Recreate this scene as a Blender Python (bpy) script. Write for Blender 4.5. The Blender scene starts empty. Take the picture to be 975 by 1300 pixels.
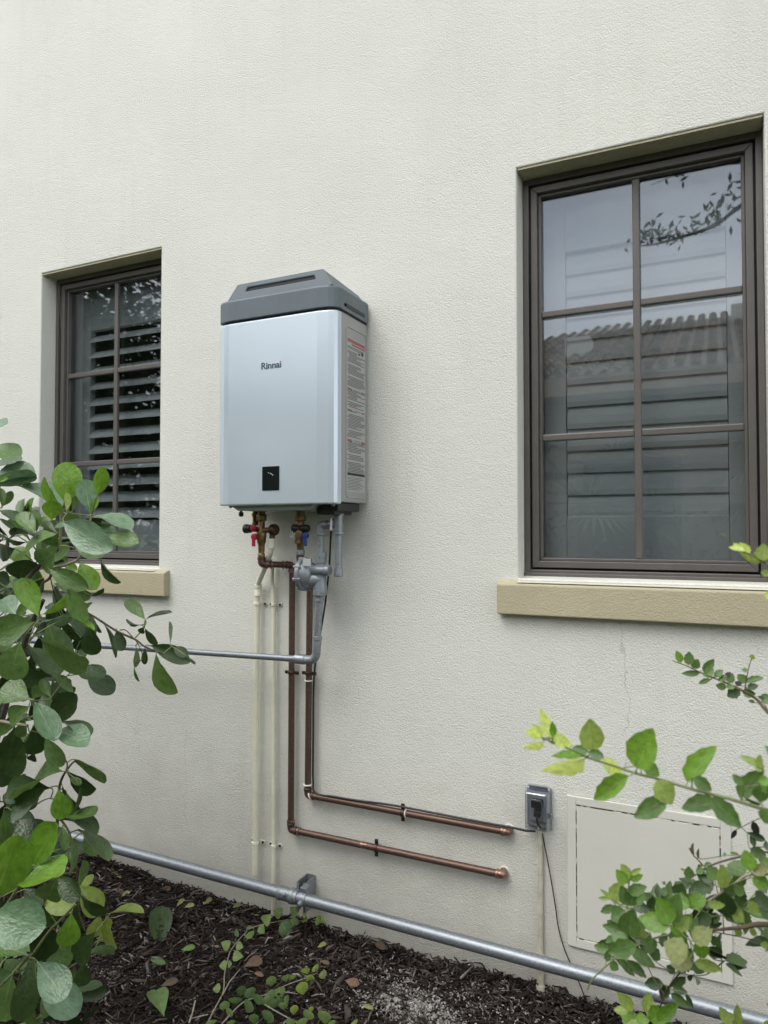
import bpy, bmesh, math, random
import numpy as np
from mathutils import Vector, Matrix, noise
R = math.radians
random.seed(7); rng = np.random.default_rng(11)
sc = bpy.context.scene
C = sc.collection

# ------------------------------------------------------------------ camera, world, sun, exposure
F, YAW, PITCH, CAM = 900.0, R(25.3), R(1.53), Vector((0, -2.3, 1.40))
fwd = Vector((-math.sin(YAW)*math.cos(PITCH), math.cos(YAW)*math.cos(PITCH), math.sin(PITCH)))
rt = Vector((math.cos(YAW), math.sin(YAW), 0)); up = rt.cross(fwd)
cd = bpy.data.cameras.new('camera'); cam = bpy.data.objects.new('camera', cd); C.objects.link(cam)
cam.matrix_world = Matrix.Translation(CAM) @ Matrix((rt, up, -fwd)).transposed().to_4x4()
cd.sensor_fit = 'VERTICAL'; cd.sensor_height = 36; cd.lens = F/1300*36
cd.clip_start = .05; cd.clip_end = 2000
cd.dof.use_dof = True; cd.dof.focus_distance = 2.35; cd.dof.aperture_fstop = 7.5
sc.camera = cam

SUN_EL, SUN_AZ = 55, 205            # azimuth the light comes from, clockwise from +Y
w = bpy.data.worlds.new('World'); sc.world = w; w.use_nodes = True
nt = w.node_tree; N = nt.nodes; Lk = nt.links
bg = N['Background']; bg.inputs['Strength'].default_value = .15
sky = N.new('ShaderNodeTexSky'); sky.sky_type = 'NISHITA'; sky.sun_disc = False
sky.sun_elevation = R(SUN_EL); sky.sun_rotation = R(SUN_AZ)
tc = N.new('ShaderNodeTexCoord'); mp = N.new('ShaderNodeMapping'); mp.inputs['Scale'].default_value = (1, 1, 2.2)
cn = N.new('ShaderNodeTexNoise'); cn.inputs['Scale'].default_value = 2.6; cn.inputs['Detail'].default_value = 8
cr = N.new('ShaderNodeValToRGB'); cr.color_ramp.elements[0].position = .3; cr.color_ramp.elements[0].color = (4.6, 4.9, 5.3, 1)
cr.color_ramp.elements[1].position = .68; cr.color_ramp.elements[1].color = (8.6, 8.6, 8.5, 1)
mx = N.new('ShaderNodeMixRGB'); mx.inputs[0].default_value = .86
Lk.new(tc.outputs['Generated'], mp.inputs[0]); Lk.new(mp.outputs[0], cn.inputs['Vector']); Lk.new(cn.outputs[0], cr.inputs[0])
Lk.new(sky.outputs[0], mx.inputs[1]); Lk.new(cr.outputs[0], mx.inputs[2]); Lk.new(mx.outputs[0], bg.inputs[0])
sd = bpy.data.lights.new('sun', 'SUN'); sd.energy = .8; sd.angle = R(32); sd.color = (1, .96, .9)
so = bpy.data.objects.new('sun', sd); C.objects.link(so)
sdir = Vector((math.sin(R(SUN_AZ))*math.cos(R(SUN_EL)), math.cos(R(SUN_AZ))*math.cos(R(SUN_EL)), math.sin(R(SUN_EL))))
so.rotation_euler = sdir.to_track_quat('Z', 'Y').to_euler(); so.location = (0, -6, 9)
sc.view_settings.view_transform = 'Standard'; sc.view_settings.look = 'None'
sc.view_settings.exposure = 1.06; sc.view_settings.gamma = 1

# ------------------------------------------------------------------ helpers
def at(u, v, Y=0.0):                 # where the ray through photo point (u, v) meets the plane y = Y
    r = fwd + rt*((u-487.5)/F) - up*((v-650)/F)
    return CAM + r*((Y-CAM.y)/r.y)
def atz(u, v, z):
    r = fwd + rt*((u-487.5)/F) - up*((v-650)/F)
    return CAM + r*((z-CAM.z)/r.z)

class MB:
    def __init__(s): s.v = []; s.f = []; s.sm = []
    def add(s, vs, fs, smooth=False):
        n = len(s.v); s.v += [tuple(v) for v in vs]; s.f += [tuple(i+n for i in f) for f in fs]; s.sm += [smooth]*len(fs); return s
    def box(s, x0, x1, y0, y1, z0, z1, M=None):
        vs = [Vector((x, y, z)) for z in (z0, z1) for y in (y0, y1) for x in (x0, x1)]
        if M: vs = [M @ v for v in vs]
        return s.add(vs, [(0, 2, 3, 1), (4, 5, 7, 6), (0, 1, 5, 4), (2, 6, 7, 3), (0, 4, 6, 2), (1, 3, 7, 5)])
    def tube(s, pts, r, seg=12, caps=True, smooth=True):
        pts = [Vector(p) for p in pts]; n = len(pts)
        rs = r if isinstance(r, (list, tuple)) else [r]*n
        T = []
        for i in range(n):
            t = (pts[min(i+1, n-1)]-pts[max(i-1, 0)])
            T.append(t.normalized() if t.length > 1e-9 else Vector((0, 0, 1)))
        a = T[0].orthogonal().normalized(); vs = []
        for i in range(n):
            a = (a-T[i]*a.dot(T[i])).normalized(); b = T[i].cross(a)
            for k in range(seg):
                q = 2*math.pi*k/seg; vs.append(pts[i]+(a*math.cos(q)+b*math.sin(q))*rs[i])
        fs = [(i*seg+k, i*seg+(k+1) % seg, (i+1)*seg+(k+1) % seg, (i+1)*seg+k) for i in range(n-1) for k in range(seg)]
        s.add(vs, fs, smooth)
        if caps:
            s.add(vs[:seg], [tuple(range(seg))[::-1]]); s.add(vs[-seg:], [tuple(range(seg))])
        return s
    def lathe(s, p, axis, prof, seg=20, smooth=True):   # prof: (distance along axis, radius)
        p = Vector(p); ax = Vector(axis).normalized(); a = ax.orthogonal().normalized(); b = ax.cross(a); vs = []
        for d, r in prof:
            for k in range(seg):
                q = 2*math.pi*k/seg; vs.append(p+ax*d+(a*math.cos(q)+b*math.sin(q))*r)
        m = len(prof)
        fs = [(i*seg+k, i*seg+(k+1) % seg, (i+1)*seg+(k+1) % seg, (i+1)*seg+k) for i in range(m-1) for k in range(seg)]
        s.add(vs, fs, smooth); s.add(vs[:seg], [tuple(range(seg))[::-1]]); s.add(vs[-seg:], [tuple(range(seg))]); return s
    def prism(s, poly, z0, z1):         # poly: list of (x, y), counter-clockwise
        n = len(poly); vs = [(x, y, z0) for x, y in poly]+[(x, y, z1) for x, y in poly]
        fs = [(i, (i+1) % n, n+(i+1) % n, n+i) for i in range(n)]+[tuple(range(n))[::-1], tuple(range(n, 2*n))]
        return s.add(vs, fs)
    def pocket(s, q, u0, u1, v0, v1, depth):   # quad q (bl, br, tr, tl) with a rectangular recess
        q = [Vector(p) for p in q]; nrm = (q[1]-q[0]).cross(q[3]-q[0]).normalized()
        P = lambda u, v: (q[0]*(1-u)+q[1]*u)*(1-v)+(q[3]*(1-u)+q[2]*u)*v
        us = [0, u0, u1, 1]; vv = [0, v0, v1, 1]; vs = [P(u, v) for v in vv for u in us]
        fs = [(j*4+i, j*4+i+1, j*4+i+5, j*4+i+4) for j in range(3) for i in range(3) if not (i == 1 and j == 1)]
        vs += [P(u, v)-nrm*depth for u, v in ((u0, v0), (u1, v0), (u1, v1), (u0, v1))]
        fs += [(5, 6, 17, 16), (6, 10, 18, 17), (10, 9, 19, 18), (9, 5, 16, 19), (16, 17, 18, 19)]
        return s.add(vs, fs)
    def build(s, name, m, parent=None, bevel=0, bseg=2, angle=35, merge=True):
        me = bpy.data.meshes.new(name); me.from_pydata(s.v, [], s.f); me.materials.append(m)
        me.polygons.foreach_set('use_smooth', s.sm)
        if merge:
            b = bmesh.new(); b.from_mesh(me); bmesh.ops.remove_doubles(b, verts=b.verts, dist=1e-6)
            bmesh.ops.recalc_face_normals(b, faces=b.faces); b.to_mesh(me); b.free()
            if any(s.sm): me.set_sharp_from_angle(angle=R(38))
        o = bpy.data.objects.new(name, me); C.objects.link(o)
        if parent: o.parent = parent
        if bevel:
            md = o.modifiers.new('bevel', 'BEVEL'); md.width = bevel; md.segments = bseg; md.limit_method = 'ANGLE'; md.angle_limit = R(angle)
        return o
def fillet(pts, rad, n=6):
    pts = [Vector(p) for p in pts]; out = [pts[0]]
    for i in range(1, len(pts)-1):
        a, p, b = pts[i-1], pts[i], pts[i+1]; r = min(rad, (a-p).length*.49, (b-p).length*.49)
        A = p+(a-p).normalized()*r; B = p+(b-p).normalized()*r
        for k in range(n+1):
            t = k/n; out.append(A*(1-t)**2+p*2*t*(1-t)+B*t*t)
    return out+[pts[-1]]
def smoothline(pts, n=6):               # Catmull-Rom
    p = [Vector(q) for q in pts]; p = [p[0]*2-p[1]]+p+[p[-1]*2-p[-2]]; out = []
    for i in range(1, len(p)-2):
        for k in range(n):
            t = k/n; out.append(.5*((2*p[i])+(p[i+1]-p[i-1])*t+(2*p[i-1]-5*p[i]+4*p[i+1]-p[i+2])*t*t+(3*p[i]-p[i-1]-3*p[i+1]+p[i+2])*t**3))
    return out+[p[-2]]
def tag(o, label=None, cat=None, group=None, kind=None):
    for k, v in (('label', label), ('category', cat), ('group', group), ('kind', kind)):
        if v: o[k] = v
    return o
def thing(name, loc, label, cat, group=None):
    o = bpy.data.objects.new(name, None); C.objects.link(o); o.location = loc; o.empty_display_size = .05
    bpy.context.view_layer.update() if False else None
    return tag(o, label, cat, group)
def adopt(root):                        # parts are modelled in world space: keep them there
    inv = Matrix.Translation(-root.location)
    for ch in root.children: ch.matrix_parent_inverse = inv

# ------------------------------------------------------------------ materials
def mat(name, col, rough=.5, metal=0., spec=.5, var=None, vscale=8, bump=0, bscale=50, bdist=.002, detail=4, coat=0, rvar=0, obj_var=None):
    m = bpy.data.materials.new(name); m.use_nodes = True; n = m.node_tree.nodes; l = m.node_tree.links
    p = n['Principled BSDF']; p.inputs['Base Color'].default_value = (*col, 1); p.inputs['Roughness'].default_value = rough
    p.inputs['Metallic'].default_value = metal; p.inputs['Specular IOR Level'].default_value = spec; p.inputs['Coat Weight'].default_value = coat
    t = n.new('ShaderNodeTexCoord')
    if var or rvar:
        ns = n.new('ShaderNodeTexNoise'); ns.inputs['Scale'].default_value = vscale; ns.inputs['Detail'].default_value = detail
        l.new(t.outputs['Object'], ns.inputs['Vector'])
    if var:
        r = n.new('ShaderNodeValToRGB'); r.color_ramp.elements[0].position = .32; r.color_ramp.elements[1].position = .68
        r.color_ramp.elements[0].color = (*var, 1); r.color_ramp.elements[1].color = (*col, 1)
        l.new(ns.outputs[0], r.inputs[0]); l.new(r.outputs[0], p.inputs['Base Color'])
    if rvar:
        mr = n.new('ShaderNodeMapRange'); mr.inputs['From Min'].default_value = .3; mr.inputs['From Max'].default_value = .7
        mr.inputs['To Min'].default_value = rough-rvar; mr.inputs['To Max'].default_value = rough+rvar
        l.new(ns.outputs[0], mr.inputs['Value']); l.new(mr.outputs[0], p.inputs['Roughness'])
    if bump:
        nb = n.new('ShaderNodeTexNoise'); nb.inputs['Scale'].default_value = bscale; nb.inputs['Detail'].default_value = 5
        b = n.new('ShaderNodeBump'); b.inputs['Strength'].default_value = bump; b.inputs['Distance'].default_value = bdist
        l.new(t.outputs['Object'], nb.inputs['Vector']); l.new(nb.outputs[0], b.inputs['Height']); l.new(b.outputs[0], p.inputs['Normal'])
    return m

def stucco(name, col, dirt, dirt_amt=.35, crack=False, strength=.7):
    m = bpy.data.materials.new(name); m.use_nodes = True; n = m.node_tree.nodes; l = m.node_tree.links
    p = n['Principled BSDF']; p.inputs['Roughness'].default_value = .9; p.inputs['Specular IOR Level'].default_value = .25
    g = n.new('ShaderNodeNewGeometry')
    def nz(s, d=4, r=.5):
        q = n.new('ShaderNodeTexNoise'); q.inputs['Scale'].default_value = s; q.inputs['Detail'].default_value = d; q.inputs['Roughness'].default_value = r
        l.new(g.outputs['Position'], q.inputs['Vector']); return q
    def math_(op, a, b=None, c=None):
        q = n.new('ShaderNodeMath'); q.operation = op
        for i, x in enumerate((a, b, c)):
            if x is None: continue
            if isinstance(x, (int, float)): q.inputs[i].default_value = x
            else: l.new(x, q.inputs[i])
        return q.outputs[0]
    big = nz(1.6, 6, .6); mid = nz(9, 5)
    r = n.new('ShaderNodeValToRGB'); r.color_ramp.elements[0].position = .35; r.color_ramp.elements[1].position = .62
    r.color_ramp.elements[0].color = (*[a*(1-dirt_amt)+b*dirt_amt for a, b in zip(col, dirt)], 1); r.color_ramp.elements[1].color = (*col, 1)
    sm = math_('ADD', math_('MULTIPLY', big.outputs[0], .75), math_('MULTIPLY', mid.outputs[0], .25)); l.new(sm, r.inputs[0])
    out = r.outputs[0]
    if crack:
        sx = n.new('ShaderNodeSeparateXYZ'); l.new(g.outputs['Position'], sx.inputs[0])
        # splash-back dirt above the soil
        lo = n.new('ShaderNodeMapRange'); lo.inputs['From Min'].default_value = .55; lo.inputs['From Max'].default_value = -.05
        lo.inputs['To Min'].default_value = 0; lo.inputs['To Max'].default_value = .5
        l.new(math_('ADD', sx.outputs[2], math_('MULTIPLY', math_('SUBTRACT', mid.outputs[0], .5), .5)), lo.inputs['Value'])
        mxd = n.new('ShaderNodeMixRGB'); mxd.inputs[2].default_value = (*dirt, 1); l.new(lo.outputs[0], mxd.inputs[0]); l.new(out, mxd.inputs[1]); out = mxd.outputs[0]
        # faint rain streaks
        mpg = n.new('ShaderNodeMapping'); mpg.inputs['Scale'].default_value = (16, 1, .9); l.new(g.outputs['Position'], mpg.inputs[0])
        sn = n.new('ShaderNodeTexNoise'); sn.inputs['Scale'].default_value = 1; sn.inputs['Detail'].default_value = 5; l.new(mpg.outputs[0], sn.inputs['Vector'])
        sm_ = n.new('ShaderNodeMapRange'); sm_.inputs['From Min'].default_value = .56; sm_.inputs['From Max'].default_value = .78; sm_.inputs['To Min'].default_value = 0; sm_.inputs['To Max'].default_value = .09
        l.new(sn.outputs[0], sm_.inputs['Value']); ms_ = n.new('ShaderNodeMixRGB'); ms_.inputs[2].default_value = (*dirt, 1); l.new(sm_.outputs[0], ms_.inputs[0]); l.new(out, ms_.inputs[1]); out = ms_.outputs[0]
        for x0, z0, z1, amp in ((-2.26, .35, .95, .35), (-.27, .62, 1.13, .12), (-1.98, .2, .6, .2)):
            wig = nz(5, 6, .65)
            d = math_('ABSOLUTE', math_('SUBTRACT', sx.outputs[0], math_('ADD', x0, math_('MULTIPLY', math_('SUBTRACT', wig.outputs[0], .5), amp))))
            ln = math_('LESS_THAN', d, .0013)
            ln = math_('MULTIPLY', ln, math_('MULTIPLY', math_('GREATER_THAN', sx.outputs[2], z0), math_('LESS_THAN', sx.outputs[2], z1)))
            mc = n.new('ShaderNodeMixRGB'); mc.inputs[2].default_value = (.33, .32, .28, 1); l.new(math_('MULTIPLY', ln, .38), mc.inputs[0]); l.new(out, mc.inputs[1]); out = mc.outputs[0]
    l.new(out, p.inputs['Base Color'])
    a = nz(170, 4, .75); b_ = nz(420, 2); c_ = nz(46, 3)
    vo = n.new('ShaderNodeTexVoronoi'); vo.feature = 'SMOOTH_F1'; vo.inputs['Scale'].default_value = 210; vo.inputs['Smoothness'].default_value = .6
    l.new(g.outputs['Position'], vo.inputs['Vector'])
    # sandy grain that fades where the float has smoothed the coat
    pm = nz(3.2, 4, .6); msk = n.new('ShaderNodeMapRange'); msk.inputs['From Min'].default_value = .36; msk.inputs['From Max'].default_value = .60
    msk.inputs['To Min'].default_value = .72; msk.inputs['To Max'].default_value = 1.1; l.new(pm.outputs[0], msk.inputs['Value'])
    h = math_('ADD', math_('MULTIPLY', a.outputs[0], 1.0), math_('ADD', math_('MULTIPLY', b_.outputs[0], .35), math_('ADD', math_('MULTIPLY', c_.outputs[0], .30), math_('MULTIPLY', vo.outputs[0], -.35))))
    bp = n.new('ShaderNodeBump'); bp.inputs['Strength'].default_value = strength; bp.inputs['Distance'].default_value = .0066
    l.new(math_('MULTIPLY', h, msk.outputs[0]), bp.inputs['Height']); l.new(bp.outputs[0], p.inputs['Normal'])
    return m

def leafmat(name, col, col2, vein, rough=.42, trans=.25, spec=.5, veinw=.035):
    m = bpy.data.materials.new(name); m.use_nodes = True; n = m.node_tree.nodes; l = m.node_tree.links
    p = n['Principled BSDF']; p.inputs['Roughness'].default_value = rough; p.inputs['Specular IOR Level'].default_value = spec
    oi = n.new('ShaderNodeObjectInfo'); t = n.new('ShaderNodeTexCoord'); sx = n.new('ShaderNodeSeparateXYZ'); l.new(t.outputs['Object'], sx.inputs[0])
    mxr = n.new('ShaderNodeMixRGB'); mxr.inputs[1].default_value = (*col, 1); mxr.inputs[2].default_value = (*col2, 1); l.new(oi.outputs['Random'], mxr.inputs[0])
    ns = n.new('ShaderNodeTexNoise'); ns.inputs['Scale'].default_value = 5; ns.inputs['Detail'].default_value = 5; l.new(t.outputs['Object'], ns.inputs['Vector'])
    mr = n.new('ShaderNodeMapRange'); mr.inputs['From Min'].default_value = .3; mr.inputs['From Max'].default_value = .7; mr.inputs['To Min'].default_value = .72; mr.inputs['To Max'].default_value = 1.15
    l.new(ns.outputs[0], mr.inputs['Value'])
    mm = n.new('ShaderNodeMixRGB'); mm.blend_type = 'MULTIPLY'; mm.inputs[0].default_value = 1; l.new(mxr.outputs[0], mm.inputs[1]); l.new(mr.outputs[0], mm.inputs[2])
    ab = n.new('ShaderNodeMath'); ab.operation = 'ABSOLUTE'; l.new(sx.outputs[1], ab.inputs[0])
    lt = n.new('ShaderNodeMapRange'); lt.inputs['From Min'].default_value = 0; lt.inputs['From Max'].default_value = veinw; lt.inputs['To Min'].default_value = .75; lt.inputs['To Max'].default_value = 0
    l.new(ab.outputs[0], lt.inputs['Value'])
    fade = n.new('ShaderNodeMapRange'); fade.inputs['From Min'].default_value = .3; fade.inputs['From Max'].default_value = .95; fade.inputs['To Min'].default_value = 1; fade.inputs['To Max'].default_value = 0
    l.new(sx.outputs[0], fade.inputs['Value']); mf = n.new('ShaderNodeMath'); mf.operation = 'MULTIPLY'; l.new(lt.outputs[0], mf.inputs[0]); l.new(fade.outputs[0], mf.inputs[1])
    mv = n.new('ShaderNodeMixRGB'); mv.inputs[2].default_value = (*vein, 1); l.new(mf.outputs[0], mv.inputs[0]); l.new(mm.outputs[0], mv.inputs[1])
    l.new(mv.outputs[0], p.inputs['Base Color'])
    nb = n.new('ShaderNodeTexNoise'); nb.inputs['Scale'].default_value = 14; l.new(t.outputs['Object'], nb.inputs['Vector'])
    b = n.new('ShaderNodeBump'); b.inputs['Strength'].default_value = .15; b.inputs['Distance'].default_value = .03; l.new(nb.outputs[0], b.inputs['Height']); l.new(b.outputs[0], p.inputs['Normal'])
    tr = n.new('ShaderNodeBsdfTranslucent'); hs = n.new('ShaderNodeHueSaturation'); hs.inputs['Value'].default_value = 1.5; hs.inputs['Hue'].default_value = .485
    l.new(mv.outputs[0], hs.inputs['Color']); l.new(hs.outputs[0], tr.inputs[0])
    ms = n.new('ShaderNodeMixShader'); ms.inputs[0].default_value = trans; l.new(p.outputs[0], ms.inputs[1]); l.new(tr.outputs[0], ms.inputs[2]); l.new(ms.outputs[0], n['Material Output'].inputs[0])
    return m

def glassmat(name, tint, refl, rough=.0, wave=0.):
    m = bpy.data.materials.new(name); m.use_nodes = True; n = m.node_tree.nodes; l = m.node_tree.links
    n.remove(n['Principled BSDF']); tr = n.new('ShaderNodeBsdfTransparent'); tr.inputs[0].default_value = (*tint, 1)
    gl = n.new('ShaderNodeBsdfGlossy'); gl.inputs['Roughness'].default_value = rough; gl.inputs[0].default_value = (.92, .95, 1, 1)
    lw = n.new('ShaderNodeLayerWeight'); lw.inputs[0].default_value = .5
    pw = n.new('ShaderNodeMath'); pw.operation = 'POWER'; pw.inputs[1].default_value = 4.5; l.new(lw.outputs['Facing'], pw.inputs[0])
    ad = n.new('ShaderNodeMath'); ad.operation = 'MULTIPLY_ADD'; ad.inputs[1].default_value = 1-refl; ad.inputs[2].default_value = refl; l.new(pw.outputs[0], ad.inputs[0])
    mx = n.new('ShaderNodeMixShader'); l.new(ad.outputs[0], mx.inputs[0]); l.new(tr.outputs[0], mx.inputs[1]); l.new(gl.outputs[0], mx.inputs[2]); l.new(mx.outputs[0], n['Material Output'].inputs[0])
    if wave:
        t = n.new('ShaderNodeNewGeometry'); ns = n.new('ShaderNodeTexNoise'); ns.inputs['Scale'].default_value = 3; l.new(t.outputs['Position'], ns.inputs['Vector'])
        b = n.new('ShaderNodeBump'); b.inputs['Strength'].default_value = wave; b.inputs['Distance'].default_value = .01; l.new(ns.outputs[0], b.inputs['Height']); l.new(b.outputs[0], gl.inputs['Normal'])
    return m

M_wall = stucco('cream_stucco', (.76, .757, .69), (.42, .40, .33), .09, True, .7)
M_tan = stucco('tan_stucco', (.50, .45, .31), (.34, .30, .19), .5, strength=.5)
M_soffit = stucco('tan_soffit', (.52, .48, .34), (.34, .30, .19), .5)
M_bronze = mat('bronze_frame', (.112, .101, .092), .42, var=(.10, .09, .082), vscale=20, bump=.1, bscale=300)
M_seal = mat('black_gasket', (.012, .012, .012), .6)
M_glass = glassmat('window_glass', (.70, .72, .725), .105, .018, wave=.004)
M_shutter = mat('white_shutter', (.72, .74, .74), .5, var=(.66, .68, .68), vscale=3)
M_room = mat('room_paint', (.35, .33, .30), .9)
M_panel = mat('cream_panel', (.65, .645, .58), .55, var=(.61, .60, .53), vscale=4, bump=.25, bscale=40)
M_silver = mat('silver_blue_paint', (.55, .62, .675), .36, .45, var=(.525, .60, .655), vscale=3, rvar=.06, coat=.2)
M_case = mat('grey_casing', (.34, .345, .34), .5, .2, var=(.32, .325, .32), vscale=5)
M_cap = mat('slate_cap', (.118, .145, .165), .5, var=(.105, .13, .15), vscale=14, bump=.15, bscale=500)
M_black = mat('black_plastic', (.012, .012, .013), .4)
M_display = mat('black_display', (.006, .009, .01), .12)
M_logo = mat('dark_logo', (.06, .08, .12), .4)
M_white = mat('white_mark', (.7, .72, .74), .5)
M_plate = mat('pale_base_plate', (.33, .36, .34), .5, .2)
M_lab = mat('label_sheet', (.40, .41, .40), .55)
M_ink = mat('label_grey_ink', (.15, .155, .16), .6)
M_red_ink = mat('label_red_ink', (.33, .11, .115), .6)
M_brass = mat('aged_brass', (.27, .19, .09), .42, .85, var=(.12, .075, .035), vscale=40, bump=.2, bscale=150, rvar=.12)
M_bronzefit = mat('dark_bronze_fitting', (.12, .07, .045), .45, .7, var=(.06, .035, .025), vscale=50)
M_copper = mat('tarnished_copper', (.17, .105, .082), .46, .65, var=(.11, .068, .054), vscale=110, rvar=.1, bump=.08, bscale=80, detail=8)
M_copperfit = mat('bright_copper_fitting', (.42, .27, .21), .38, .8, var=(.20, .115, .085), vscale=45, rvar=.12)
M_solder = mat('solder', (.62, .55, .48), .4, .7)
M_galv = mat('galvanised_steel', (.34, .37, .395), .46, .7, var=(.23, .25, .275), vscale=150, rvar=.12, detail=9, bump=.08, bscale=120)
M_galvdark = mat('dull_galvanised', (.33, .35, .37), .5, .6, var=(.22, .235, .255), vscale=150, rvar=.1, detail=9)
M_reg = mat('grey_cast_paint', (.24, .265, .285), .38, .3, var=(.20, .225, .245), vscale=18, bump=.3, bscale=130)
M_pvc = mat('cream_pvc', (.76, .74, .60), .42, var=(.68, .65, .51), vscale=14, detail=7)
M_paintpipe = mat('painted_conduit', (.56, .54, .44), .65, var=(.40, .37, .28), vscale=30, detail=8, bump=.5, bscale=90)
M_red = mat('red_handle', (.42, .012, .035), .4)
M_blue = mat('blue_handle', (.015, .045, .24), .4)
M_tie = mat('white_tie', (.72, .68, .60), .5)
M_cable = mat('black_cable', (.01, .01, .01), .5)
M_clear = glassmat('clear_polycarbonate', (.90, .915, .95), .14, .12)
M_greyplas = mat('grey_plastic', (.20, .21, .22), .5)
M_twig = mat('brown_twig', (.13, .095, .06), .8, var=(.07, .05, .03), vscale=30)
M_gstem = mat('green_stem', (.20, .24, .09), .6, var=(.13, .15, .06), vscale=20)
M_palestem = mat('pale_twig', (.36, .32, .25), .8, var=(.22, .19, .14), vscale=40)
M_trunk = mat('grey_bark', (.10, .085, .07), .9, var=(.05, .04, .035), vscale=12, bump=.8, bscale=30, bdist=.02)
LM = {
 'G': leafmat('leaf_glaucous', (.12, .215, .105), (.165, .265, .16), (.32, .42, .26), .27),
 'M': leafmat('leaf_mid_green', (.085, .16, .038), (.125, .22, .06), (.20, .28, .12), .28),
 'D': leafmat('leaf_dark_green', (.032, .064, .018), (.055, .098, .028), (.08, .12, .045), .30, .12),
 'B': leafmat('leaf_bright_green', (.12, .25, .022), (.17, .32, .04), (.24, .36, .08), .27),
 'L': leafmat('leaf_lime', (.25, .35, .07), (.30, .40, .10), (.38, .46, .17), .45, .35),
 'Y': leafmat('leaf_sunny_yellow', (.56, .72, .14), (.66, .78, .24), (.60, .68, .3), .45, .5),
 'V': leafmat('leaf_vine', (.17, .26, .075), (.22, .31, .10), (.30, .38, .15), .5, .3),
 'W': leafmat('leaf_vine_dark', (.10, .18, .06), (.13, .22, .08), (.22, .30, .13), .5, .3),
 'K': leafmat('leaf_blackened', (.012, .014, .012), (.02, .02, .016), (.03, .03, .02), .6, .05),
 'R': leafmat('leaf_brown', (.17, .105, .065), (.11, .075, .05), (.25, .15, .08), .7, .1),
 'P': leafmat('leaf_pinkish_olive', (.26, .30, .10), (.30, .30, .13), (.36, .38, .18), .5, .3),
}
def chipmat(name, cols):
    m = bpy.data.materials.new(name); m.use_nodes = True; n = m.node_tree.nodes; l = m.node_tree.links; p = n['Principled BSDF']
    g = n.new('ShaderNodeNewGeometry'); r = n.new('ShaderNodeValToRGB'); r.color_ramp.interpolation = 'LINEAR'
    while len(r.color_ramp.elements) < len(cols): r.color_ramp.elements.new(.5)
    for e, (q, c) in zip(r.color_ramp.elements, cols): e.position = q; e.color = (*c, 1)
    l.new(g.outputs['Random Per Island'], r.inputs[0]); l.new(r.outputs[0], p.inputs['Base Color']); p.inputs['Roughness'].default_value = .9; p.inputs['Specular IOR Level'].default_value = .2
    return m
M_chip = chipmat('bark_chips', [(0, (.012, .009, .0075)), (.4, (.028, .020, .0165)), (.7, (.050, .038, .032)), (.88, (.085, .068, .058)), (.955, (.17, .15, .135)), (1, (.30, .26, .23))])
M_joint = mat('joint_shade', (.20, .185, .15), .9)  # shade inside the panel gap, painted as a dark colour
M_grit = chipmat('pale_grit', [(0, (.05, .045, .04)), (.4, (.20, .185, .165)), (1, (.42, .40, .37))])
M_soil = mat('dark_soil', (.028, .018, .013), .95, var=(.012, .008, .006), vscale=30, bump=1, bscale=60, bdist=.02)
M_grass = mat('lawn_green', (.06, .10, .03), .9, var=(.04, .065, .02), vscale=6, bump=1, bscale=40, bdist=.03)
# ------------------------------------------------------------------ ground
GZ = -.065
def gh(x, y):                          # height of the soil in the bed
    n1 = noise.noise(Vector((x*1.3, y*1.3, 3))); n2 = noise.noise(Vector((x*6, y*6, 9)))
    lift = .035*max(0, min(1, (-x-1.7)/.8))*max(0, 1+y/.5)
    return GZ+.022*n1+.010*n2+lift
nx, ny = 150, 64; X0, X1, Y0, Y1 = -3.6, 1.2, -1.9, .0
vs = []; fs = []
for j in range(ny+1):
    for i in range(nx+1):
        x = X0+(X1-X0)*i/nx; y = Y0+(Y1-Y0)*j/ny; vs.append((x, y, gh(x, y)+.012*noise.noise(Vector((x*22, y*22, 1)))))
for j in range(ny):
    for i in range(nx):
        a = j*(nx+1)+i; fs.append((a, a+1, a+nx+2, a+nx+1))
tag(MB().add(vs, fs, True).build('mulch_bed_soil', M_soil), kind='structure')
tag(MB().add([(-400, -400, -.13), (400, -400, -.13), (400, 400, -.13), (-400, 400, -.13)], [(0, 1, 2, 3)]).build('ground', M_grass), kind='structure')

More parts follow.
